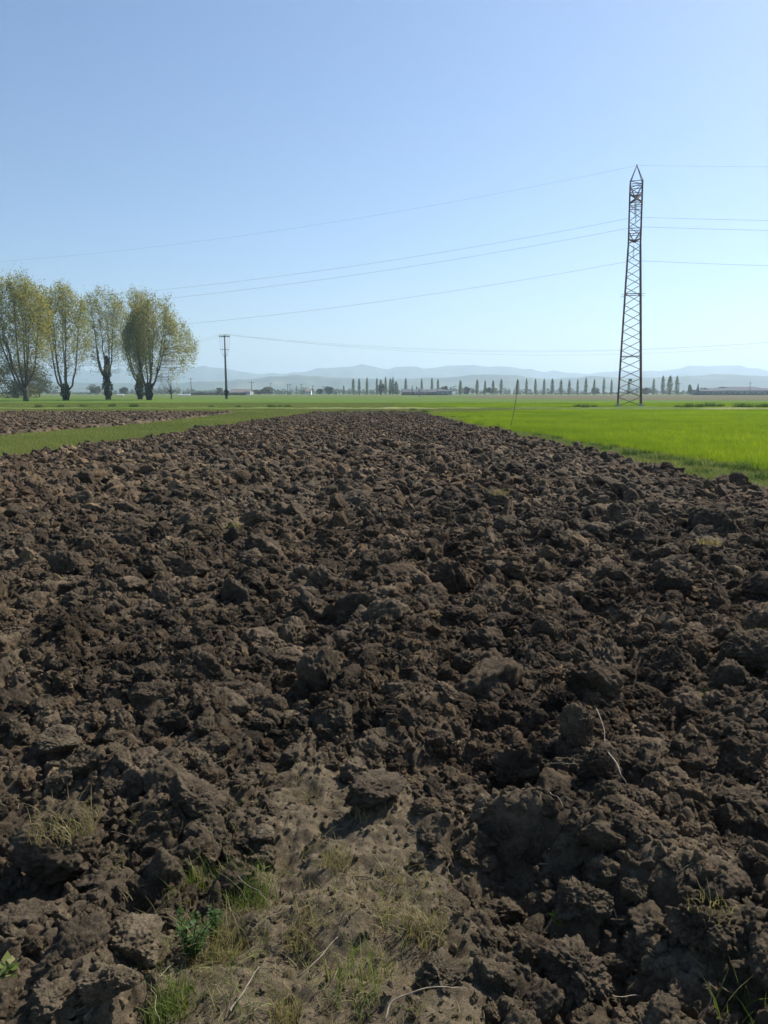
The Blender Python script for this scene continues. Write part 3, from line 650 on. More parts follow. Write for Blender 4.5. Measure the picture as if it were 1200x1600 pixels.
tuft(500, 1420, 45, 80, 80, M_DRYGR, 'pale wispy dry grass on the trodden soil', 611, 1.2)
tuft(610, 1440, 50, 80, 90, M_DRYGR, 'wispy straw patch between the dry tufts', 612, 1.2)
tuft(1165, 1600, 90, 110, 34, M_GRASS, 'few long green blades beside a broken reed', 613, 0.6, 0.004)
tuft(1130, 1098, 26, 70, 120, M_GRASS, 'green weed patch in a hollow by the upright clod', 615, 1.0)
tuft(95, 1222, 28, 36, 60, M_DRYGR, 'small mossy tuft on a clod left of the flat slab', 616, 0.9)
tuft(366, 828, 18, 22, 60, M_GRASS, 'small lone green grass tuft out on the clods', 617, 0.7, 0.004)
tuft(100, 1292, 42, 110, 260, M_DRYGR, 'dry grass thatch on the flat top of the big dark clod', 618, 1.2, zoff=0.17)
tuft(1185, 1000, 22, 80, 160, M_DRYGR, 'dry grass thatch on the clod above the green weed', 619, 1.3, zoff=0.16)
tuft(778, 772, 14, 34, 120, M_DRYGR, 'tawny straw cap on the clod in mid field', 620, 1.4, 0.004, zoff=0.12)
tuft(1108, 848, 12, 40, 100, M_DRYGR, 'bleached grass cap on the clod near the verge', 621, 1.4, 0.004, zoff=0.12)
tuft(1110, 1420, 46, 70, 40, M_DRYGR, 'wisps of straw on the clod with the trailing root', 622, 1.1, zoff=0.12)
SG = [quick_mesh('sparse_shape', *blades(9, 0.03, 0.015, 0.07, 0.0013, 1.3, 640 + i, 3), M_DRYGR if i % 3 else M_GRASS, False) for i in range(9)]
X, Y, rg = scatter(-1.6, 1.2, 1.3, 3.6, 0.042, 0.75, 641)
hd = headland(X, Y); gz = 0.75 * sstep(-0.15, 0.5, vnoise2(X * 3.2, Y * 3.2, 642)) + 0.25
gpx, gpy, _ = proj(np.stack([X, Y, X * 0], 1)); green = np.exp(-(((gpx - 320) / 90) ** 2 + ((gpy - 1450) / 130) ** 2))
k = rg.uniform(size=X.size) < np.clip(0.75 * hd * gz + 0.9 * green, 0, 1); X, Y, green = X[k], Y[k], green[k]; kk = len(X)
idx = np.where(rg.uniform(size=kk) < 0.25 + 0.6 * green, 3 * rg.integers(0, 3, kk), 3 * rg.integers(0, 3, kk) + rg.integers(1, 3, kk))
sc = rg.uniform(0.6, 1.5, kk)
instancer('sparse_grass', np.stack([X, Y, relief(X, Y, True) - 0.003], 1), np.stack([rg.normal(size=kk) * 0.2, rg.normal(size=kk) * 0.2, rg.uniform(0, 6.28, kk)], 1), np.stack([sc] * 3, 1), SG, idx, 'thin dry and green grass blades spread over the trodden patch')
# leafy weeds: stems with broad leaves
def leafy_weed(px, py, hpx, nst, lab, seed, mat=M_WEED, leaf=0.011):
    rg = np.random.default_rng(seed); p = gp(px, py, 0.0)
    for _ in range(3): p = gp(px, py, float(relief(p[:1], p[1:2])[0]))
    f = float(proj(p)[2]); h = hpx / FPX * f
    root = empty('leafy_weed', p, lab, 'weed', 'leafy weeds'); st = MB(); lv = MB()
    for i in range(nst):
        a = rg.uniform(0, 6.28); top = np.array([math.cos(a), math.sin(a), 0]) * h * 0.4 * rg.uniform(0.2, 1) + np.array([0, 0, h * rg.uniform(0.6, 1)])
        pts = [np.array([math.cos(a), math.sin(a), 0]) * h * 0.1 - np.array([0, 0, 0.01]), top * np.array([0.4, 0.4, 0.55]), top]; st.tube(pts, [0.0016, 0.0013, 0.0008], 5)
        for u in np.linspace(0.2, 1, 6):
            c = pts[0] * (1 - u) + top * u; 
            for sgn in (0, math.pi):
                b = a + 1.57 * (u * 7 % 2) + sgn + rg.uniform(-.5, .5); dr = np.array([math.cos(b), math.sin(b), rg.uniform(-0.1, 0.6)]); sd = np.array([-math.sin(b), math.cos(b), 0.1]); l = leaf * rg.uniform(0.8, 1.8)
                lv.add([c, c + dr * l * 0.5 + sd * l * 0.32, c + dr * l, c + dr * l * 0.5 - sd * l * 0.32], [(0, 1, 2, 3)])
    st.build('stem', mat, root); lv.build('foliage', mat, root); return root
leafy_weed(300, 1495, 70, 16, 'dark green leafy weed growing beside the pale flat-topped clod', 701)
leafy_weed(340, 1462, 50, 7, 'short leafy weed behind the dry straw tuft', 704)
leafy_weed(6, 1545, 40, 5, 'bright green leafy sprout by the low pale clod', 702, M_GRASS, 0.022)
leafy_weed(872, 1440, 14, 1, 'tiny bright green seedling in the dark hollow', 703, M_WHEAT, 0.016)

# ------------------------------------------------------------------ straw, roots and twigs
mb_v = []; mb_f = []; q = 0; rg = np.random.default_rng(77)
X, Y, r2 = scatter(-5, 5, 1.3, 12, 0.105, 0.8, 78)
dens = 0.4 + 0.6 * sstep(-0.1, 0.6, vnoise2(X * 0.9, Y * 0.9, 79)); dens = np.maximum(dens, headland(X, Y)); k = (r2.uniform(size=X.size) < dens) & in_view(np.stack([X, Y, X * 0], 1), 0.5); X, Y = X[k], Y[k]
Z = relief(X, Y, True)
for x, y, z in zip(X, Y, Z):
    m = 1 + (rg.uniform() < 0.25) * rg.integers(1, 6)
    for _ in range(int(m)):
        a = rg.uniform(0, 6.28); l = rg.uniform(0.02, 0.085) * (1.6 if rg.uniform() < 0.1 else 1); el = rg.uniform(-0.2, 0.6); b = rg.uniform(-0.7, 0.7); r = rg.uniform(0.0005, 0.0014)
        o0 = np.array([x + rg.uniform(-.02, .02), y + rg.uniform(-.02, .02), z + 0.004]); pts = []
        for s in (0, 0.5, 1):
            ang = a + b * s; pts.append(o0 + np.array([math.cos(ang) * l * s, math.sin(ang) * l * s, l * s * el * (1 - 0.5 * s)]))
        sd = np.array([-math.sin(a), math.cos(a), 0]) * r; up = np.array([0, 0, r * 1.5])
        for pnt in pts: mb_v += [pnt - sd, pnt + sd, pnt + up]
        for s in (0, 1):
            for j in range(3): mb_f.append((q + 3 * s + j, q + 3 * s + (j + 1) % 3, q + 3 * s + 3 + (j + 1) % 3, q + 3 * s + 3 + j))
        q += 9
tag(link('scattered_straw', quick_mesh('scattered_straw', mb_v, mb_f, M_STRAW, False)), 'bits of straw and dead rootlets scattered over the clods', kind='stuff')
def root_at(pts, rad, lab, mat=M_ROOT, name='root', lift=0.02, cat='root'):
    P = []
    for (px, py, dz) in pts:
        p = gp(px, py, 0.0)
        for _ in range(2): p = gp(px, py, max(-0.1, float(relief(p[:1], p[1:2])[0])) + lift + dz)
        P.append(p)
    P = np.array(P); t = np.linspace(0, 1, len(P)); u = np.linspace(0, 1, len(P) * 5)
    # smooth interpolation
    Q = np.stack([np.interp(u, t, P[:, c]) for c in range(3)], 1)
    Q[1:-1] += 0.008 * vnoise(Q * 30, 5)[1:-1, None] * np.array([1, 0.6, 1]) + 0.012 * vnoise(Q * 11, 6)[1:-1, None] * np.array([1, -0.5, 0.5])
    for _ in range(2): Q[1:-1] = (Q[:-2] + 2 * Q[1:-1] + Q[2:]) / 4
    m = MB(); m.tube(Q, np.linspace(rad, rad * 0.4, len(Q)) * 0.75 * (1 + 0.25 * vnoise(Q * 60, 8)), 7); o = m.build(name, mat, None, True)
    return tag(o, lab, cat, 'roots and twigs among the clods')
root_at([(796, 1304, .03), (812, 1322, .04), (826, 1344, .04), (850, 1350, .03), (872, 1352, .02)], 0.006, 'thick pale bent root over the dark hollow')
root_at([(938, 1385, .03), (955, 1420, .03), (972, 1452, .02), (1000, 1470, .02), (1022, 1494, 0)], 0.003, 'long thin pale twig trailing down the right-hand clods', name='twig', cat='twig')
root_at([(600, 1596, .01), (612, 1566, .03), (650, 1548, .04), (700, 1540, .04), (730, 1545, .02)], 0.0035, 'arched dry stalk lying over the soil edge', name='stalk', cat='stalk')
root_at([(360, 1580, .01), (385, 1548, .02), (405, 1510, .02)], 0.004, 'short straight stick among dry grass', name='stick', cat='stick')
root_at([(464, 1528, .01), (500, 1490, .03), (528, 1464, .02)], 0.0035, 'brown stick slanting over the dry patch', name='stick', cat='stick')
root_at([(932, 1108, .12), (942, 1140, .10), (946, 1162, .08), (950, 1170, .06)], 0.0035, 'root on the edge of the pointed slab')
root_at([(948, 1170, .10), (965, 1205, .08), (978, 1232, .03)], 0.005, 'dead root on the edge of the slanted slab')
root_at([(836, 1256, .04), (858, 1238, .07), (872, 1246, .07), (880, 1262, .04)], 0.003, 'hooked thin root beside the tall rounded clod')
root_at([(945, 1558, .03), (955, 1558, .03), (1002, 1557, .03)], 0.0035, 'broken twig lying level on the crumbs', name='twig', cat='twig')
root_at([(1124, 1515, .01), (1130, 1492, .05), (1150, 1470, .06), (1152, 1452, .05)], 0.0025, 'curled pale root under the straw-topped clod')
root_at([(1098, 1598, .0), (1103, 1570, .08), (1108, 1535, .16)], 0.003, 'upright broken reed among green blades', name='reed', cat='reed')
root_at([(855, 1193, .05), (880, 1190, .06), (900, 1192, .05)], 0.0025, 'short white rootlet near the tall rounded clod')
root_at([(235, 1545, .0), (245, 1580, .05), (250, 1596, .03)], 0.002, 'thin dry stem below the rounded pale clod', name='stem', cat='stem')
root_at([(150, 1302, .02), (180, 1302, .03), (210, 1306, .03), (225, 1314, .01)], 0.002, 'pale stalk lying behind the grass-topped clod', name='stalk', cat='stalk')
root_at([(372, 868 + 500, .02), (400, 1390, .03), (425, 1420, .01)], 0.002, 'thin straw stalk crossing the green tufts', name='stalk', cat='stalk')

# ------------------------------------------------------------------ cane by the strip's edge
b0 = gp(797, 671); t0 = at_y(809, 594, b0[1] - 0.1); m = MB()
u = np.linspace(0, 1, 22); pts = b0[None] * (1 - u[:, None]) + t0[None] * u[:, None] + np.stack([0.05 * np.sin(u * 3.1), 0 * u, 0 * u], 1)
m.tube(pts, [0.015 - 0.006 * v + (0.004 if i % 3 == 0 else 0) for i, v in enumerate(u)], 7)
tag(m.build('cane', M_CANE), 'thin leaning cane stuck in the edge of the ploughed strip', 'cane')

# ------------------------------------------------------------------ lattice pylon
pb = (gp(966, 634) + gp(1001, 635)) / 2; PY = pb[1]
ptop = at_y(995, 258, PY)[2] - GZ
def zy(py): return at_y(990, py, PY)[2] - GZ
pyl = empty('lattice_pylon', (pb[0], PY, GZ), 'tall narrow steel lattice pylon in the green wheat', 'pylon', rz=-R(16))
mpp = (np.linalg.norm(gp(1001, 634) - gp(966, 634))) / 35.0
W0 = 17.0 * mpp; W1 = 8.6 * mpp; ZB = zy(284)
def hw(z): return W0 + (W1 - W0) * np.clip(z / zy(385), 0, 1) if z < zy(385) else W1
def corner(i, z): a = hw(z); return np.array([(-1, 1, 1, -1)[i] * a, (-1, -1, 1, 1)[i] * a, z])
for i in range(4):
    m = MB(); 
    for za, zb in zip([-0.05, zy(385)], [zy(385), ZB]): m.bar(corner(i, za), corner(i, zb), 0.20 if za < 1 else 0.16, 0.03)
    m.build('leg', M_STEEL, pyl)
    m = MB(); c = corner(i, 0); m.box((c[0], c[1], 0.10), (0.22, 0.22, 0.18)); m.build('footing', M_FOOT, pyl)
    m = MB(); m.bar(corner(i, ZB), (0, 0, ptop), 0.10, 0.02); m.build('peak_strut', M_STEEL, pyl)
zs = [0.0]
while zs[-1] < ZB - 0.3:
    zs.append(min(ZB, zs[-1] + (1.14 if zs[-1] < zy(460) else 0.98)))
for k in range(len(zs) - 1):
    za, zb = zs[k], zs[k + 1]
    for fc in range(4):
        i, j = fc, (fc + 1) % 4
        if k % 2: i, j = j, i
        m = MB(); m.bar(corner(i, za), corner(j, zb), 0.075, 0.016); m.build('brace', M_STEEL, pyl)
for py in (557, 460, 376, 366, 358, 325, 318, 303, 292, 284):
    z = zy(py)
    for fc in range(4):
        m = MB(); m.bar(corner(fc, z), corner((fc + 1) % 4, z), 0.10 if py == 460 else 0.075, 0.02); m.build('horizontal_strut', M_STEEL, pyl)
m = MB()
for fc in range(4):                              # anti-climb spikes below the waist
    for s in (-0.5, 0.5):
        a = corner(fc, zy(460)); d = np.array([a[0], a[1], 0]) / np.hypot(a[0], a[1]); e = np.array([-d[1], d[0], 0]) * s * 0.6
        m.tube([a, a + d * 0.55 + e * 0.6 + np.array([0, 0, -0.12])], 0.02, 5)
m.build('climbing_guard', M_STEEL, pyl)
ATT = []
for (py_t, py_b, side, wy) in ((300, 290, 1, 339), (318, 326, -1, 354), (371, 360, 1, 407)):
    zt = zy(py_t); tip = np.array([0, side * 2.7, zt - (0.0 if side < 0 else 0.05)])
    m = MB()
    for s in (-1, 1):
        m.bar((s * hw(zt), side * hw(zt), zt), tip, 0.20, 0.035)
        m.bar((s * hw(zt), side * hw(zt), zt + 0.95), tip, 0.13, 0.03)
    for u in (0.3, 0.6): m.bar((-hw(zt) * (1 - u), side * (hw(zt) * (1 - u) + 2.7 * u), zt), (hw(zt) * (1 - u), side * (hw(zt) * (1 - u) + 2.7 * u), zt), 0.06, 0.015)
    arm_o = m.build('cross_arm', M_STEEL, pyl)
    wyy = PY + math.cos(-R(16)) * tip[1]; zc = at_y(990, wy, wyy)[2] - GZ; m = MB(); m.tube([tip, (tip[0], tip[1], zc)], 0.018, 6)
    for zz in np.arange(zc + 0.45, zt - 0.45, 0.16): m.tube([(0, tip[1], zz - 0.04), (0, tip[1], zz), (0, tip[1], zz + 0.05)], [0.125, 0.11, 0.03], 10)
    m.build('insulator_string', M_GLASSI, arm_o); ATT.append(np.array([0, tip[1], zc]))
m = MB(); m.box((0, -hw(3) - 0.06, 3.2), (0.22, 0.012, 0.16)); m.build('warning_plate', M_STEEL2, pyl)
m = MB(); m.tube([(0, 0, ptop - 0.12), (0, 0, ptop + 0.12)], 0.06, 6); m.build('peak_clamp', M_STEEL, pyl)
ATT.append(np.array([0, 0, ptop]))
pyl.rotation_euler = (0, -R(0.9), -R(16))                # it leans a little
cr, sr = math.cos(-R(16)), math.sin(-R(16))
def world(p):
    p = np.array([p[0] - p[2] * math.sin(R(0.9)), p[1], p[2]]); return np.array([pb[0] + cr * p[0] - sr * p[1], PY + sr * p[0] + cr * p[1], GZ + p[2]])
LD = np.array([-math.cos(R(15)), math.sin(R(15)), 0.0])                # direction of the line to the left
def span(a, b, sag, n=60):
    u = np.linspace(0, 1, n); P = a[None] * (1 - u[:, None]) + b[None] * u[:, None]; P[:, 2] -= 4 * sag * u * (1 - u); return P
wl = ['upper power cable', 'middle power cable', 'lowest power cable', 'thin earth wire from the pylon peak']
for i, a in enumerate(ATT):
    A = world(a)
    for s, nm in ((1, 'left'), (-1, 'right')):
        B = A + LD * 210 * s; sg = (7.6 if i < 3 else 7.4) if s == 1 else 4.6
        m = MB(); m.tube(span(A, B, sg), 0.013 if i < 3 else 0.008, 5)
        tag(m.build('power_cable', M_CABLE), wl[i] + (' running from pylon towards the poplars' if s == 1 else ' running from pylon away from the poplars'), 'cable', 'cables of the pylon line')

# ------------------------------------------------------------------ utility pole with its wires
qb = gp(354, 623.5); QY = qb[1]; H = at_y(353, 524, QY)[2] - GZ
pole = empty('utility_pole', (qb[0], QY, GZ), 'grey utility pole with cross-arm standing right of the poplars', 'utility pole')
px_m = QY / FPX * 1.0
m = MB(); m.tube([(0, 0, -0.1), (0, 0, H * 0.5), (0, 0, H)], [0.36, 0.27, 0.17], 14); m.build('post', M_CONC, pole, True)
m = MB(); m.box((0, -0.22, H - 0.35), (8.2 * px_m, 0.09, 0.10)); arm_p = m.build('cross_arm', M_STEEL, pole)
m = MB(); m.box((0, -0.30, H - 21 * px_m), (7 * px_m, 0.06, 0.06)); m.build('lower_arm', M_STEEL, pole)
for x in (-7.4, -4.2, -1.5, 1.8, 4.6, 7.6):
    m = MB(); x *= px_m
    m.tube([(x, -0.22, H - 0.26), (x, -0.22, H - 0.05), (x, -0.22, H + 0.05), (x, -0.22, H + 0.2), (x, -0.22, H + 0.3)], [0.05, 0.16, 0.1, 0.15, 0.04], 9); m.build('insulator', M_GLASSI, arm_p)
for s in (-1, 1):
    for x0, x1 in ((7.6, 6.6), (4.4, 3.6)):
        m = MB(); m.tube([(s * x0 * px_m, -0.2, H - 0.4), (s * x1 * px_m, -0.3, H - 20.5 * px_m)], 0.022, 5)
        m.tube([(s * x1 * px_m, -0.3, H - 20.5 * px_m), (s * x1 * 0.7 * px_m, -0.3, H - 28 * px_m), (s * 0.9 * px_m, -0.2, H - 33 * px_m)], 0.022, 5); m.build('drop_cable', M_CABLE, pole)
rg = np.random.default_rng(5)
def leaf_cloud(P, size, rg, up=0.0):
    n = len(P); a = rg.normal(size=(n, 3)); a /= np.linalg.norm(a, axis=1)[:, None]; b = np.cross(a, rg.normal(size=(n, 3))); b /= np.maximum(np.linalg.norm(b, axis=1), 1e-6)[:, None]
    s = (size[0] + (size[1] - size[0]) * rg.uniform(size=n))[:, None]; a = a * s; b = b * s * 0.7
    return np.stack([P - a, P - b, P + a, P + b], 1).reshape(-1, 3), np.arange(4 * n).reshape(-1, 4)
def ivy_cloud(pts, rad, n, rg, size=(0.10, 0.2)):
    pts = np.asarray(pts, float); u = rg.uniform(0, len(pts) - 1, n); i = np.minimum(u.astype(int), len(pts) - 2); f = (u - i)[:, None]
    c = pts[i] * (1 - f) + pts[i + 1] * f; rr = np.interp(u, np.arange(len(pts)), rad) * (0.85 + 0.3 * vnoise(c * 1.5, 3)) * rg.uniform(0.7, 1.15, n)
    a = rg.uniform(0, 6.283, n); c = c + np.stack([np.cos(a) * rr, np.sin(a) * rr, rg.normal(size=n) * 0.1], 1)
    return leaf_cloud(c, size, rg)
link('ivy', quick_mesh('ivy', *ivy_cloud([(0, 0, 0.9), (0.05, 0, 2.2)], [0.5, 0.6, 0.45][:2], 500, rg), M_IVY, False), pole)
for k, (x, sg, py_r) in enumerate(((-7.0, 5.2, 0), (1.0, 4.6, 0), (7.4, 5.6, 0))):
    A = np.array([qb[0] + x * px_m, QY - 0.22, GZ + H + 0.25]); B = at_y(1330, 522 + 3 * k, QY * 1.0 - 12)
    m = MB(); m.tube(span(A, B, sg * 0.85), 0.012, 5); tag(m.build('pole_wire', M_CABLE), 'slack overhead wire from the utility pole passing behind the pylon', 'wire', 'wires of the utility pole line')
    B2 = at_y(40, 578, QY + 120); m = MB(); m.tube(span(A, B2 + np.array([k * 1.2, 0, 0]), 2.0), 0.010, 5); tag(m.build('pole_wire', M_CABLE), 'overhead wire from the utility pole dropping behind the poplars', 'wire', 'wires of the utility pole line')

# ------------------------------------------------------------------ poplars on the left
def poplar(px, pyb, pyt, x0, x1, trunk_px, nst, seed, lab, ivy=0, fork=0.5, nbr=24, leafn=16, fill=300, low=0.24, dome=0.13):
    rg = np.random.default_rng(seed); b = gp(px, pyb); Y = b[1]; mp = Y / FPX
    Ht = at_y(px, pyt, Y)[2] - GZ; L_, R_ = (x0 - px) * mp, (x1 - px) * mp; th = trunk_px * mp
    root = empty('poplar_tree', (b[0], Y, GZ), lab, 'tree', 'poplars in the row'); wood = MB(); tips = []; SS = []
    r0 = 0.50 if not ivy else 0.48
    wood.tube([(0, 0, -0.1), (0, 0, th * 0.3), (0, 0, th * 0.7), (0, 0, th)], [r0 * 1.25, r0 * 0.95, r0 * 1.05, r0 * 0.9], 10)
    dep = min((R_ - L_) / 2, 7.0)
    for s in range(nst):
        a = 6.283 * (s + rg.uniform(-0.25, 0.25)) / nst
        rad = 0.12 if s == 0 else rg.uniform(0.45, 0.80)
        ex = (R_ if math.cos(a) > 0 else -L_) * rad * math.cos(a); ey = dep * rad * math.sin(a)
        ez = Ht * (0.98 - 0.16 * (rad ** 2) - 0.05 * rg.uniform())
        st = np.array([0.3 * math.cos(a), 0.3 * math.sin(a), th * rg.uniform(0.55, 0.95)])
        u = np.linspace(0, 1, 14)
        hz = u ** fork; wob = np.cumsum(rg.normal(size=(14, 2)) * 0.11, 0)
        S = np.stack([st[0] + (ex - st[0]) * hz + wob[:, 0], st[1] + (ey - st[1]) * hz + wob[:, 1], st[2] + (ez - st[2]) * u], 1)
        SS.append(S[2:])
        wood.tube(S, 0.19 * (1 - u) ** 1.1 + 0.018, 7)
        for k in range(nbr):
            t = 0.16 + 0.83 * (k + rg.uniform()) / nbr; i = min(int(t * 13), 12); f = t * 13 - i; c = S[i] * (1 - f) + S[i + 1] * f
            ln = (1.0 + 3.0 * (1 - t) ** 0.7) * rg.uniform(0.6, 1.15); al = rg.uniform(0, 6.283)
            out = np.array([math.cos(al), math.sin(al), 0]) * 0.75 + np.array([ex, ey, 0]) / (abs(ex) + abs(ey) + 1) * 0.5
            dr = out + np.array([0, 0, rg.uniform(0.7, 1.3)]); dr /= np.linalg.norm(dr); e = c + dr * ln; e[2] = min(e[2], Ht)
            mid = (c + e) / 2 - np.array([0, 0, 0.05 * ln]); wood.tube([c, mid, e], [0.03 * (1.2 - t) + 0.010, 0.018, 0.007], 4, False)
            dens = 0.35 + 0.75 * sstep(0.2, 0.75, np.array([t]))[0]
            for w_ in range(4):
                v = rg.uniform(0.3, 1); cc = c + (e - c) * v; d2 = dr * 0.6 + rg.normal(size=3) * 0.45 + np.array([0, 0, 0.35]); d2 /= np.linalg.norm(d2); l2 = rg.uniform(0.6, 1.5)
                ee = cc + d2 * l2; wood.tube([cc, ee], [0.014, 0.006], 3, False); nl = int(leafn * dens * rg.uniform(0.5, 1.4))
                tips.append(cc + d2 * l2 * rg.uniform(0.1, 1.15, (nl, 1)) + rg.normal(size=(nl, 3)) * 0.20)
    SS = np.concatenate(SS); nf = int(fill); zc = rg.uniform(0.0, 1.0, nf) ** 0.75; prof = np.interp(zc, [0, 0.2, 0.5, 0.75, 0.92, 1], [0.55, 0.9, 1.0, 0.97, 0.78, 0.45])
    for z, pr in zip(zc, prof):
        a = rg.uniform(0, 6.283); q_ = rg.uniform() ** 0.45; ex = (R_ if math.cos(a) > 0 else -L_) * q_ * pr * math.cos(a); ey = dep * q_ * pr * math.sin(a)
        c = np.array([ex, ey, Ht * (low + (0.985 - dome * q_ * q_ - low) * z) * (1 + 0.03 * rg.normal())]); c[2] = min(c[2], Ht)
        j_ = np.array([SS[:, 0] - c[0], SS[:, 1] - c[1], (SS[:, 2] - c[2] + 2.2) * 0.8]); b0_ = SS[np.argmin((j_ ** 2).sum(0))]
        if b0_[2] > c[2]: b0_ = b0_ - np.array([0, 0, b0_[2] - c[2] + 0.3])
        wood.tube([b0_, (b0_ + c) / 2 - np.array([0, 0, 0.15]), c], [0.018, 0.012, 0.005], 4, False)
        nl = int(leafn * 3.0 * (0.35 + 0.75 * sstep(0.05, 0.55, np.array([z]))[0]) * rg.uniform(0.5, 1.4)); tips.append(c + rg.normal(size=(nl, 3)) * np.array([0.42, 0.42, 0.75]) * rg.uniform(0.7, 1.25))
    wood.build('trunk', M_BARK, root, True)
    link('crown', quick_mesh('crown', *leaf_cloud(np.concatenate(tips), (0.075, 0.165), rg), M_POPLAR, False), root)
    if ivy:
        iv = ivy * mp
        pts = [(0, 0, 0), (0.1, 0, iv * 0.2), (-0.1, 0, iv * 0.45), (0.05, 0, iv * 0.7), (0.1, 0, iv)]
        link('ivy', quick_mesh('ivy', *ivy_cloud(pts, [0.75, 1.0, 1.0, 0.8, 0.35], int(2600 * iv / 8), rg), M_IVY, False), root)
    return root
poplar(41, 627, 428, -38, 88, 24, 9, 11, 'tall leafy poplar with many dark stems fanning from a bare trunk', 0, 0.6, 16, 14, 760)
poplar(103, 626, 439, 60, 148, 16, 7, 12, 'poplar with ivy-clad fork like an open vase', 26, 0.45, 16, 13, 520)
poplar(169, 624.5, 450, 120, 212, 38, 5, 13, 'sparse poplar with a thick ivy-covered trunk', 66, 0.55, 16, 11, 460)
poplar(219, 624, 448, 170, 244, 40, 5, 14, 'poplar with a slim straight ivy trunk beside the broad one', 38, 0.6, 12, 11, 260)
poplar(233, 625, 455, 200, 312, 20, 9, 15, 'broad dense poplar at the end of the row with low side limbs', 26, 0.55, 14, 14, 1000, 0.17, 0.30)
def bushy(px, pyb, pyt, wpx, seed, lab, mat, nl=4000, size=(0.1, 0.25), Y=None, name='bushy_tree', grp=None, cat='tree', dens=1.0, zlo=0.28):
    rg = np.random.default_rng(seed); b = gp(px, pyb) if Y is None else np.array([at_y(px, 615, Y)[0], Y, GZ]); Y = b[1]; mp = Y / FPX; Ht = at_y(px, pyt, Y)[2] - GZ; W = wpx / 2 * mp
    root = empty(name, b, lab, cat, grp); wd = MB(); wd.tube([(0, 0, -0.1), (0, 0, Ht * 0.35)], [0.03 * Ht, 0.018 * Ht], 7); pts = []
    nlobe = 16
    for i in range(nlobe):
        a = rg.uniform(0, 6.28); z = rg.uniform(zlo, 0.9); rr = W * rg.uniform(0.1, 0.75) * math.sqrt(max(0.05, 1 - ((z - 0.5) / 0.55) ** 2)); c = np.array([math.cos(a) * rr, math.sin(a) * rr, z * Ht])
        wd.tube([(0, 0, Ht * 0.2), c], [0.012 * Ht, 0.004 * Ht], 4, False); k = nl // nlobe; d = rg.normal(size=(k, 3)); d /= np.linalg.norm(d, axis=1)[:, None]
        pts.append(c + d * (rg.uniform(size=(k, 1)) ** 0.45) * np.array([W * 0.42, W * 0.42, Ht * 0.17]) * rg.uniform(0.7, 1.2))
    wd.build('trunk', M_BARK, root); link('crown', quick_mesh('crown', *leaf_cloud(np.concatenate(pts), size, rg), mat, False), root); return root
bushy(24, 622, 562, 108, 31, 'rounded brownish tree behind the fanning poplar', M_FART, 9000, (0.14, 0.3), zlo=0.12)
bushy(62, 621, 583, 60, 32, 'low brown shrubby tree behind the fanning poplar stems', M_FART, 3000, (0.14, 0.3), zlo=0.1)
bushy(268, 623.5, 585, 52, 33, 'thin leafless grey shrub beside the broad poplar', M_BARK, 900, (0.03, 0.08), name='shrub', cat='shrub')

# ------------------------------------------------------------------ far trees
FY = 545.0
def spindle(seed, lumpy=0.18):
    rg = np.random.default_rng(seed); n = 1500; z = rg.uniform(0.10, 1.0, n); prof = np.interp(z, [0.08, 0.2, 0.45, 0.75, 0.92, 1.0], [0.35, 0.85, 1.0, 0.75, 0.38, 0.05])
    a = rg.uniform(0, 6.283, n); rr = prof * rg.uniform(size=n) ** 0.55 * (1 + lumpy * vnoise(np.stack([np.cos(a) * 1.5, np.sin(a) * 1.5, z * 9], 1) + seed, seed))
    return quick_mesh('crown', *leaf_cloud(np.stack([np.cos(a) * rr, np.sin(a) * rr, z * 12], 1) , (0.10, 0.26), rg), M_FARP, False)
SPN = [spindle(800 + i) for i in range(6)]
tm = MB(); tm.tube([(0, 0, -0.2), (0, 0, 6), (0, 0, 11.4)], [0.25, 0.14, 0.03], 6); TRK_O = tm.build('trunk', M_BARK); TRKM = TRK_O.data; bpy.data.objects.remove(TRK_O)
def lombardy(px, pyt, wpx, lab, Y=FY, grp='slender poplars in the far row'):
    P = at_y(px, pyt, Y); h = (P[2] - GZ) / 12.0; wv = wpx / 2 * Y / FPX
    root = empty('slender_poplar', (P[0], Y, GZ), lab, 'tree', grp); k = int(abs(px * 7.3)) % 6
    for nm, me in (('crown', SPN[k]), ('trunk', TRKM)):
        o = link(nm, me, root); o.scale = (wv if nm == 'crown' else 1, wv if nm == 'crown' else 1, h); o.rotation_euler = (0, 0, px)
    return root
rg = np.random.default_rng(66)
for px, t in [(719.5, 594), (745.7, 592.5), (758, 594), (770.7, 594), (783.5, 592), (809, 592), (823, 591.5), (837, 592), (850.5, 592), (863.4, 591.5), (877, 593), (890, 593), (903, 592.5), (916, 590.5), (929, 592), (944, 590.5), (956, 592.5), (983, 594.5)]:
    lombardy(px, t, rg.uniform(4.4, 6.6), 'slender poplar in the evenly spaced row left of the pylon')
for px, t, wv in [(552, 591.5, 5.6), (561, 591, 5.2), (573.5, 589.5, 4.8)]: lombardy(px, t, wv, 'dense slender poplar in the group of three by itself')
for px, t, wv in [(589, 590.5, 4.6), (595, 593, 7), (602.5, 588.5, 5), (610, 591, 6), (614, 589, 5), (619, 596, 9)]: lombardy(px, t, wv, 'slender poplar crowded in the farmyard clump')
for px, t, wv in [(634, 590.5, 5.2), (659, 591.5, 4.6), (675, 590, 5), (684.5, 592, 5)]: lombardy(px, t, wv, 'slender poplar rising behind the long farm roof', FY + 40)
lombardy(1022, 591.5, 5, 'slender poplar standing alone right of the pylon')
for px, t, wv in [(1036.5, 587, 7), (1047.5, 587, 10), (1058.5, 587, 7)]: lombardy(px, t, wv, 'tall full poplar in the group of three right of the pylon')
lombardy(537, 602, 3.6, 'small thin poplar left of the three dense ones', FY + 80); lombardy(644, 602.5, 2.6, 'tiny pointed tree before the long farm roof', FY - 5)
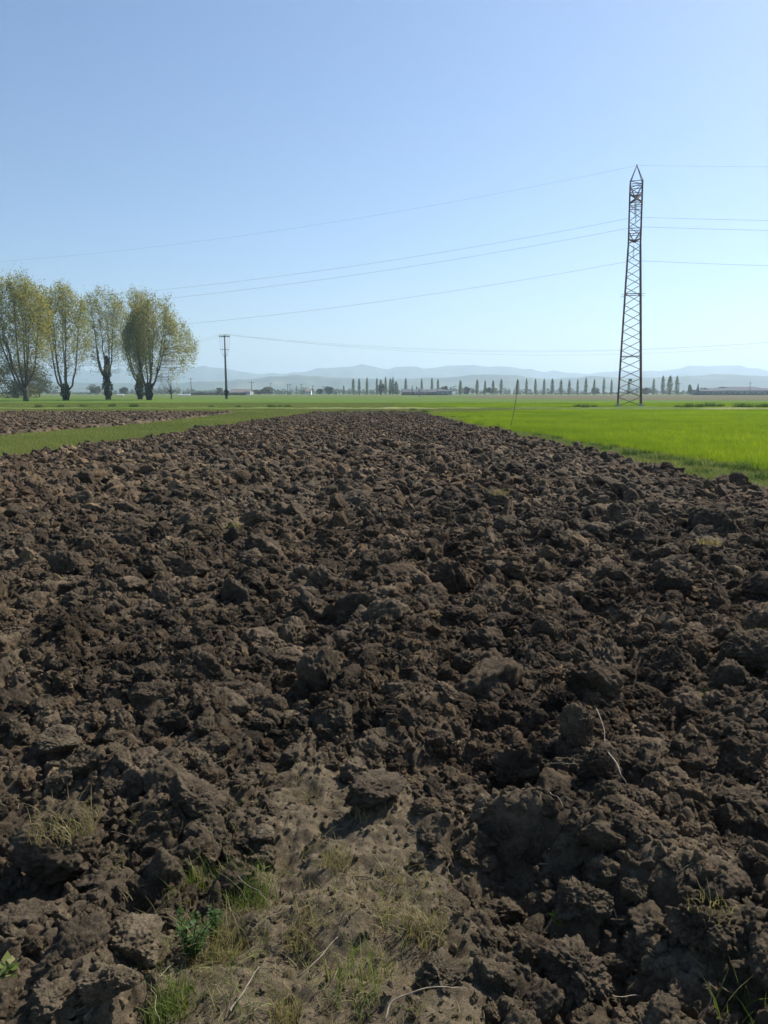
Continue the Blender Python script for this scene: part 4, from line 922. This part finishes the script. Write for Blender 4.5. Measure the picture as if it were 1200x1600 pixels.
bushy(596, 0, 600, 12, 41, 'round dark evergreen in the farmyard clump', M_CONIF, 1500, (0.2, 0.4), FY - 8, 'round_tree')
for px, t, wv, lab in [(695, 603, 14, 'round tree at the end of the long farm roof'), (730, 605, 12, 'low round tree between two slender poplars'), (418, 605, 24, 'broad grey-green tree beyond the white farmhouse'), (405, 609, 20, 'low dark bush beside the white farmhouse'), (515, 604, 14, 'bushy tree among the distant poles'), (1077, 601, 9, 'pale bushy tree near the dark conifer'), (148, 601, 26, 'round grey tree seen between the poplar trunks'), (193, 605, 14, 'small round tree seen beside the ivy trunk'), (345, 606, 16, 'dark bush behind the utility pole'), (500, 608, 14, 'low bush among the distant poles'), (930, 606, 16, 'low bush under the poplar row'), (1010, 606, 22, 'low bush beside the pylon foot'), (766, 605, 20, 'broad low tree under the poplar row')]:
    bushy(px, 0, t, wv, int(px), lab, M_FART, 1600, (0.25, 0.5), FY + 20 + (px % 7), 'round_tree', 'round trees far off')
def conifer(px, t, wpx, lab):
    P = at_y(px, t, FY - 3); h = P[2] - GZ; wv = wpx / 2 * FY / FPX; rg = np.random.default_rng(int(px)); n = 1200; z = rg.uniform(0.1, 1, n) ** 0.9; a = rg.uniform(0, 6.28, n); rr = (1.02 - z) * wv * rg.uniform(0.4, 1, n) * (0.8 + 0.2 * np.sin(z * 40))
    root = empty('conifer', (P[0], FY - 3, GZ), lab, 'tree'); link('crown', quick_mesh('crown', *leaf_cloud(np.stack([np.cos(a) * rr, np.sin(a) * rr, z * h], 1), (0.15, 0.3), rg), M_CONIF, False), root)
    m = MB(); m.tube([(0, 0, -0.1), (0, 0, h * 0.9)], [0.2, 0.03], 6); m.build('trunk', M_BARK, root)
conifer(1091, 599.5, 8, 'dark pointed conifer near the long low barn'); conifer(651, 603.5, 5, 'small dark conifer above the white gable')
# the wooded mass behind, too far to tell the trees apart
rg = np.random.default_rng(90); pts = []
for Y0, hm in ((760, 8), (980, 10)):
    xs = np.arange(-Y0 * 0.62, Y0 * 0.62, 3.2)
    hh = hm * (0.28 + 0.72 * np.clip(0.45 + 0.8 * vnoise2(xs * 0.018, xs * 0 + Y0, 7), 0, 1)) * (0.75 + 0.35 * vnoise2(xs * 0.16, xs * 0, 8))
    for x, h in zip(xs, hh):
        k = int(16 + h * 5); d = rg.normal(size=(k, 3)); d /= np.linalg.norm(d, axis=1)[:, None]; pts.append(np.array([x + rg.normal(), Y0 + rg.uniform(-8, 8), h * 0.5]) + d * rg.uniform(size=(k, 1)) ** 0.4 * np.array([2.6, 2.4, h * 0.55]))
pts = np.concatenate(pts); pts[:, 2] = np.maximum(pts[:, 2], GZ + 0.2)
tag(link('distant_woodland', quick_mesh('distant_woodland', *leaf_cloud(pts, (0.5, 1.0), rg), M_FART, False)), 'hazy line of distant trees and hedges below the hills', kind='stuff')
# hedge in front of the farmhouse
def hedge(xa, xb, pyt, Y, lab, seed):
    rg = np.random.default_rng(seed); A = at_y(xa, 615, Y)[0]; B = at_y(xb, 615, Y)[0]; h = at_y(330, pyt, Y)[2] - GZ; n = int((B - A) * 90); x = rg.uniform(A, B, n)
    P = np.stack([x, Y + rg.uniform(-0.8, 0.8, n), GZ + h * rg.uniform(0.02, 1, n) * (0.85 + 0.15 * vnoise2(x * 0.5, x * 0, seed))], 1)
    tag(link('hedge', quick_mesh('hedge', *leaf_cloud(P, (0.15, 0.35), rg), M_CONIF, False)), lab, 'hedge')
hedge(300, 342, 613, 520, 'dark clipped hedge left of the utility pole', 1); hedge(343, 384, 614, 520, 'dark hedge in front of the white farmhouse', 2)
hedge(1085, 1200, 613.8, 525, 'low hedge in front of the long barn', 3); hedge(628, 700, 614.5, 525, 'low hedge before the long farm roof', 4)

# ------------------------------------------------------------------ far buildings
def house(name, xa, xb, pye, pyr, Y, dp, lab, wall, roof, wins=4, gable=None, cat='building', group=None):
    A = at_y(xa, 615, Y)[0]; B = at_y(xb, 615, Y)[0]; he = at_y(600, pye, Y)[2] - GZ; hr = at_y(600, pyr, Y)[2] - GZ; W = B - A
    root = empty(name, ((A + B) / 2, Y, GZ), lab, cat, group); m = MB(); w2 = W / 2
    v = [(-w2, 0, -0.1), (w2, 0, -0.1), (w2, dp, -0.1), (-w2, dp, -0.1), (-w2, 0, he), (w2, 0, he), (w2, dp, he), (-w2, dp, he), (-w2, dp / 2, hr - 0.05), (w2, dp / 2, hr - 0.05)]
    m.add(v, [(0, 1, 5, 4), (2, 3, 7, 6), (1, 2, 6, 9, 5), (3, 0, 4, 8, 7), (0, 3, 2, 1), (4, 5, 9, 8), (6, 7, 8, 9)]); m.build('wall', wall, root)
    m = MB(); e = 0.35; sl = (hr - he) / (dp / 2)
    for s in (0, 1):
        y0 = -e if s == 0 else dp + e; z0 = he - sl * e + 0.03
        a = np.array([[-w2 - e, y0, z0], [w2 + e, y0, z0], [w2 + e, dp / 2, hr + 0.03], [-w2 - e, dp / 2, hr + 0.03]]); b = a + np.array([0, 0, 0.18])
        m.add(np.concatenate([a, b]), [(0, 3, 2, 1), (4, 5, 6, 7), (0, 1, 5, 4), (1, 2, 6, 5), (2, 3, 7, 6), (3, 0, 4, 7)])
    m.build('roof', roof, root)
    for i in range(wins):
        x = -w2 + W * (i + 0.5) / wins; ww = min(0.55, W / wins * 0.3); m = MB(); m.box((x, -0.02, he * 0.55), (ww, 0.05, he * 0.16)); m.build('window', M_WIN, root)
    return root
house('farmhouse', 360, 385, 613.2, 608.2, FY, 9, 'long farmhouse with pinkish tiled roof near the utility pole', M_WALL2, M_ROOF, 4)
house('farmhouse', 385.3, 391.5, 611.5, 607.8, FY - 3, 9, 'white gable house joined to the pinkish roofed farmhouse', M_WALL, M_ROOF, 2)
house('barn', 628, 694, 612.5, 608.6, FY + 10, 14, 'long low farm building with dark roof behind slender poplars', M_WALL2, M_DROOF, 9)
house('outhouse', 649.5, 653, 610.5, 608.5, FY - 6, 3, 'small white gabled outhouse before the dark roof', M_WALL, M_PALE, 1)
house('barn', 684, 706, 611.5, 609.5, FY - 2, 8, 'short grey shed at the end of the long farm building', M_PALE, M_DROOF, 3)
house('warehouse', 1090, 1122, 611.2, 609.2, FY, 12, 'pale low shed beside the dark conifer', M_PALE, M_DROOF, 4)
house('warehouse', 1112, 1260, 610.5, 606.8, FY + 12, 22, 'long grey industrial shed right of the conifer', M_PALE, M_DROOF, 16)
house('warehouse', 1138, 1188, 606.8, 604.4, FY + 40, 22, 'higher dark-roofed hall behind the long industrial shed', M_PALE, M_DROOF, 6)
house('farmhouse', 478, 486, 611, 607.5, FY + 90, 9, 'pale small house among the distant poles', M_WALL, M_ROOF, 2)
for px0, px1, lab in ((183, 193, 'low white film tunnel between the poplar trunks'), (278, 297, 'long low white film tunnel right of the broad poplar')):
    Y = 470; A = at_y(px0, 615, Y)[0]; B = at_y(px1, 615, Y)[0]; m = MB(); an = np.linspace(0, math.pi, 9); P0 = [(A, Y - 1.3 * math.cos(a), GZ + 0.75 * math.sin(a)) for a in an]; P1 = [(B, y, z) for _, y, z in P0]
    m.add(P0 + P1, [(i, i + 1, i + 10, i + 9) for i in range(8)] + [tuple(range(8, -1, -1)), tuple(range(9, 18))]); tag(m.build('film_tunnel', M_FILM), lab, 'tunnel')
# far line poles
def far_pole(px, pyt, Y, lab, arm=1.2):
    P = at_y(px, pyt, Y); h = P[2] - GZ; root = empty('line_pole', (P[0], Y, GZ), lab, 'pole', 'poles of the far lines')
    m = MB(); m.tube([(0, 0, -0.1), (0, 0, h)], [0.24, 0.15], 8); m.build('post', M_CONC, root)
    m = MB(); m.box((0, -0.2, h - 0.5), (arm, 0.08, 0.08)); m.build('cross_arm', M_STEEL, root)
for a in [(298, 590.5, 400, 'thin pole just right of the broad poplar'), (393, 596, 400, 'thin pole with cross-arm beside the white gable house'), (423, 598, 560, 'faint pole above the broad grey-green tree'), (449.5, 600, 470, 'one of two close thin poles before the hills'), (453, 600, 500, 'one of two close thin poles before the hills'), (470.5, 600, 520, 'thin pole next to the pale small house'), (488.5, 602, 520, 'thin pole between pale house and bushy tree'), (505, 603, 540, 'short thin pole near the bushy tree'), (655.5, 608.5, 330, 'short thin pole in front of the long farm roof'), (1172.5, 597, 530, 'pole with a wide head above the long industrial shed'), (1061.5, 598, 510, 'thin pole touching the group of three tall poplars'), (213.5, 590, 330, 'thin pole seen behind the slim ivy trunk')]: far_pole(*a)

# ------------------------------------------------------------------ haze
hm = bpy.data.materials.new('haze_air'); hm.use_nodes = True; t = hm.node_tree; t.nodes.clear()
ho = t.nodes.new('ShaderNodeOutputMaterial'); hv = t.nodes.new('ShaderNodeVolumePrincipled')
hv.inputs['Color'].default_value = (0.66, 0.83, 1.0, 1); hv.inputs['Density'].default_value = 0.00026; hv.inputs['Anisotropy'].default_value = 0.35
t.links.new(hv.outputs[0], ho.inputs['Volume'])
m = MB(); m.box((0, 3250, 134.0), (9100, 5900, 136.0)); tag(m.build('haze', hm), 'thin pale blue haze over the plain and hills', kind='stuff')
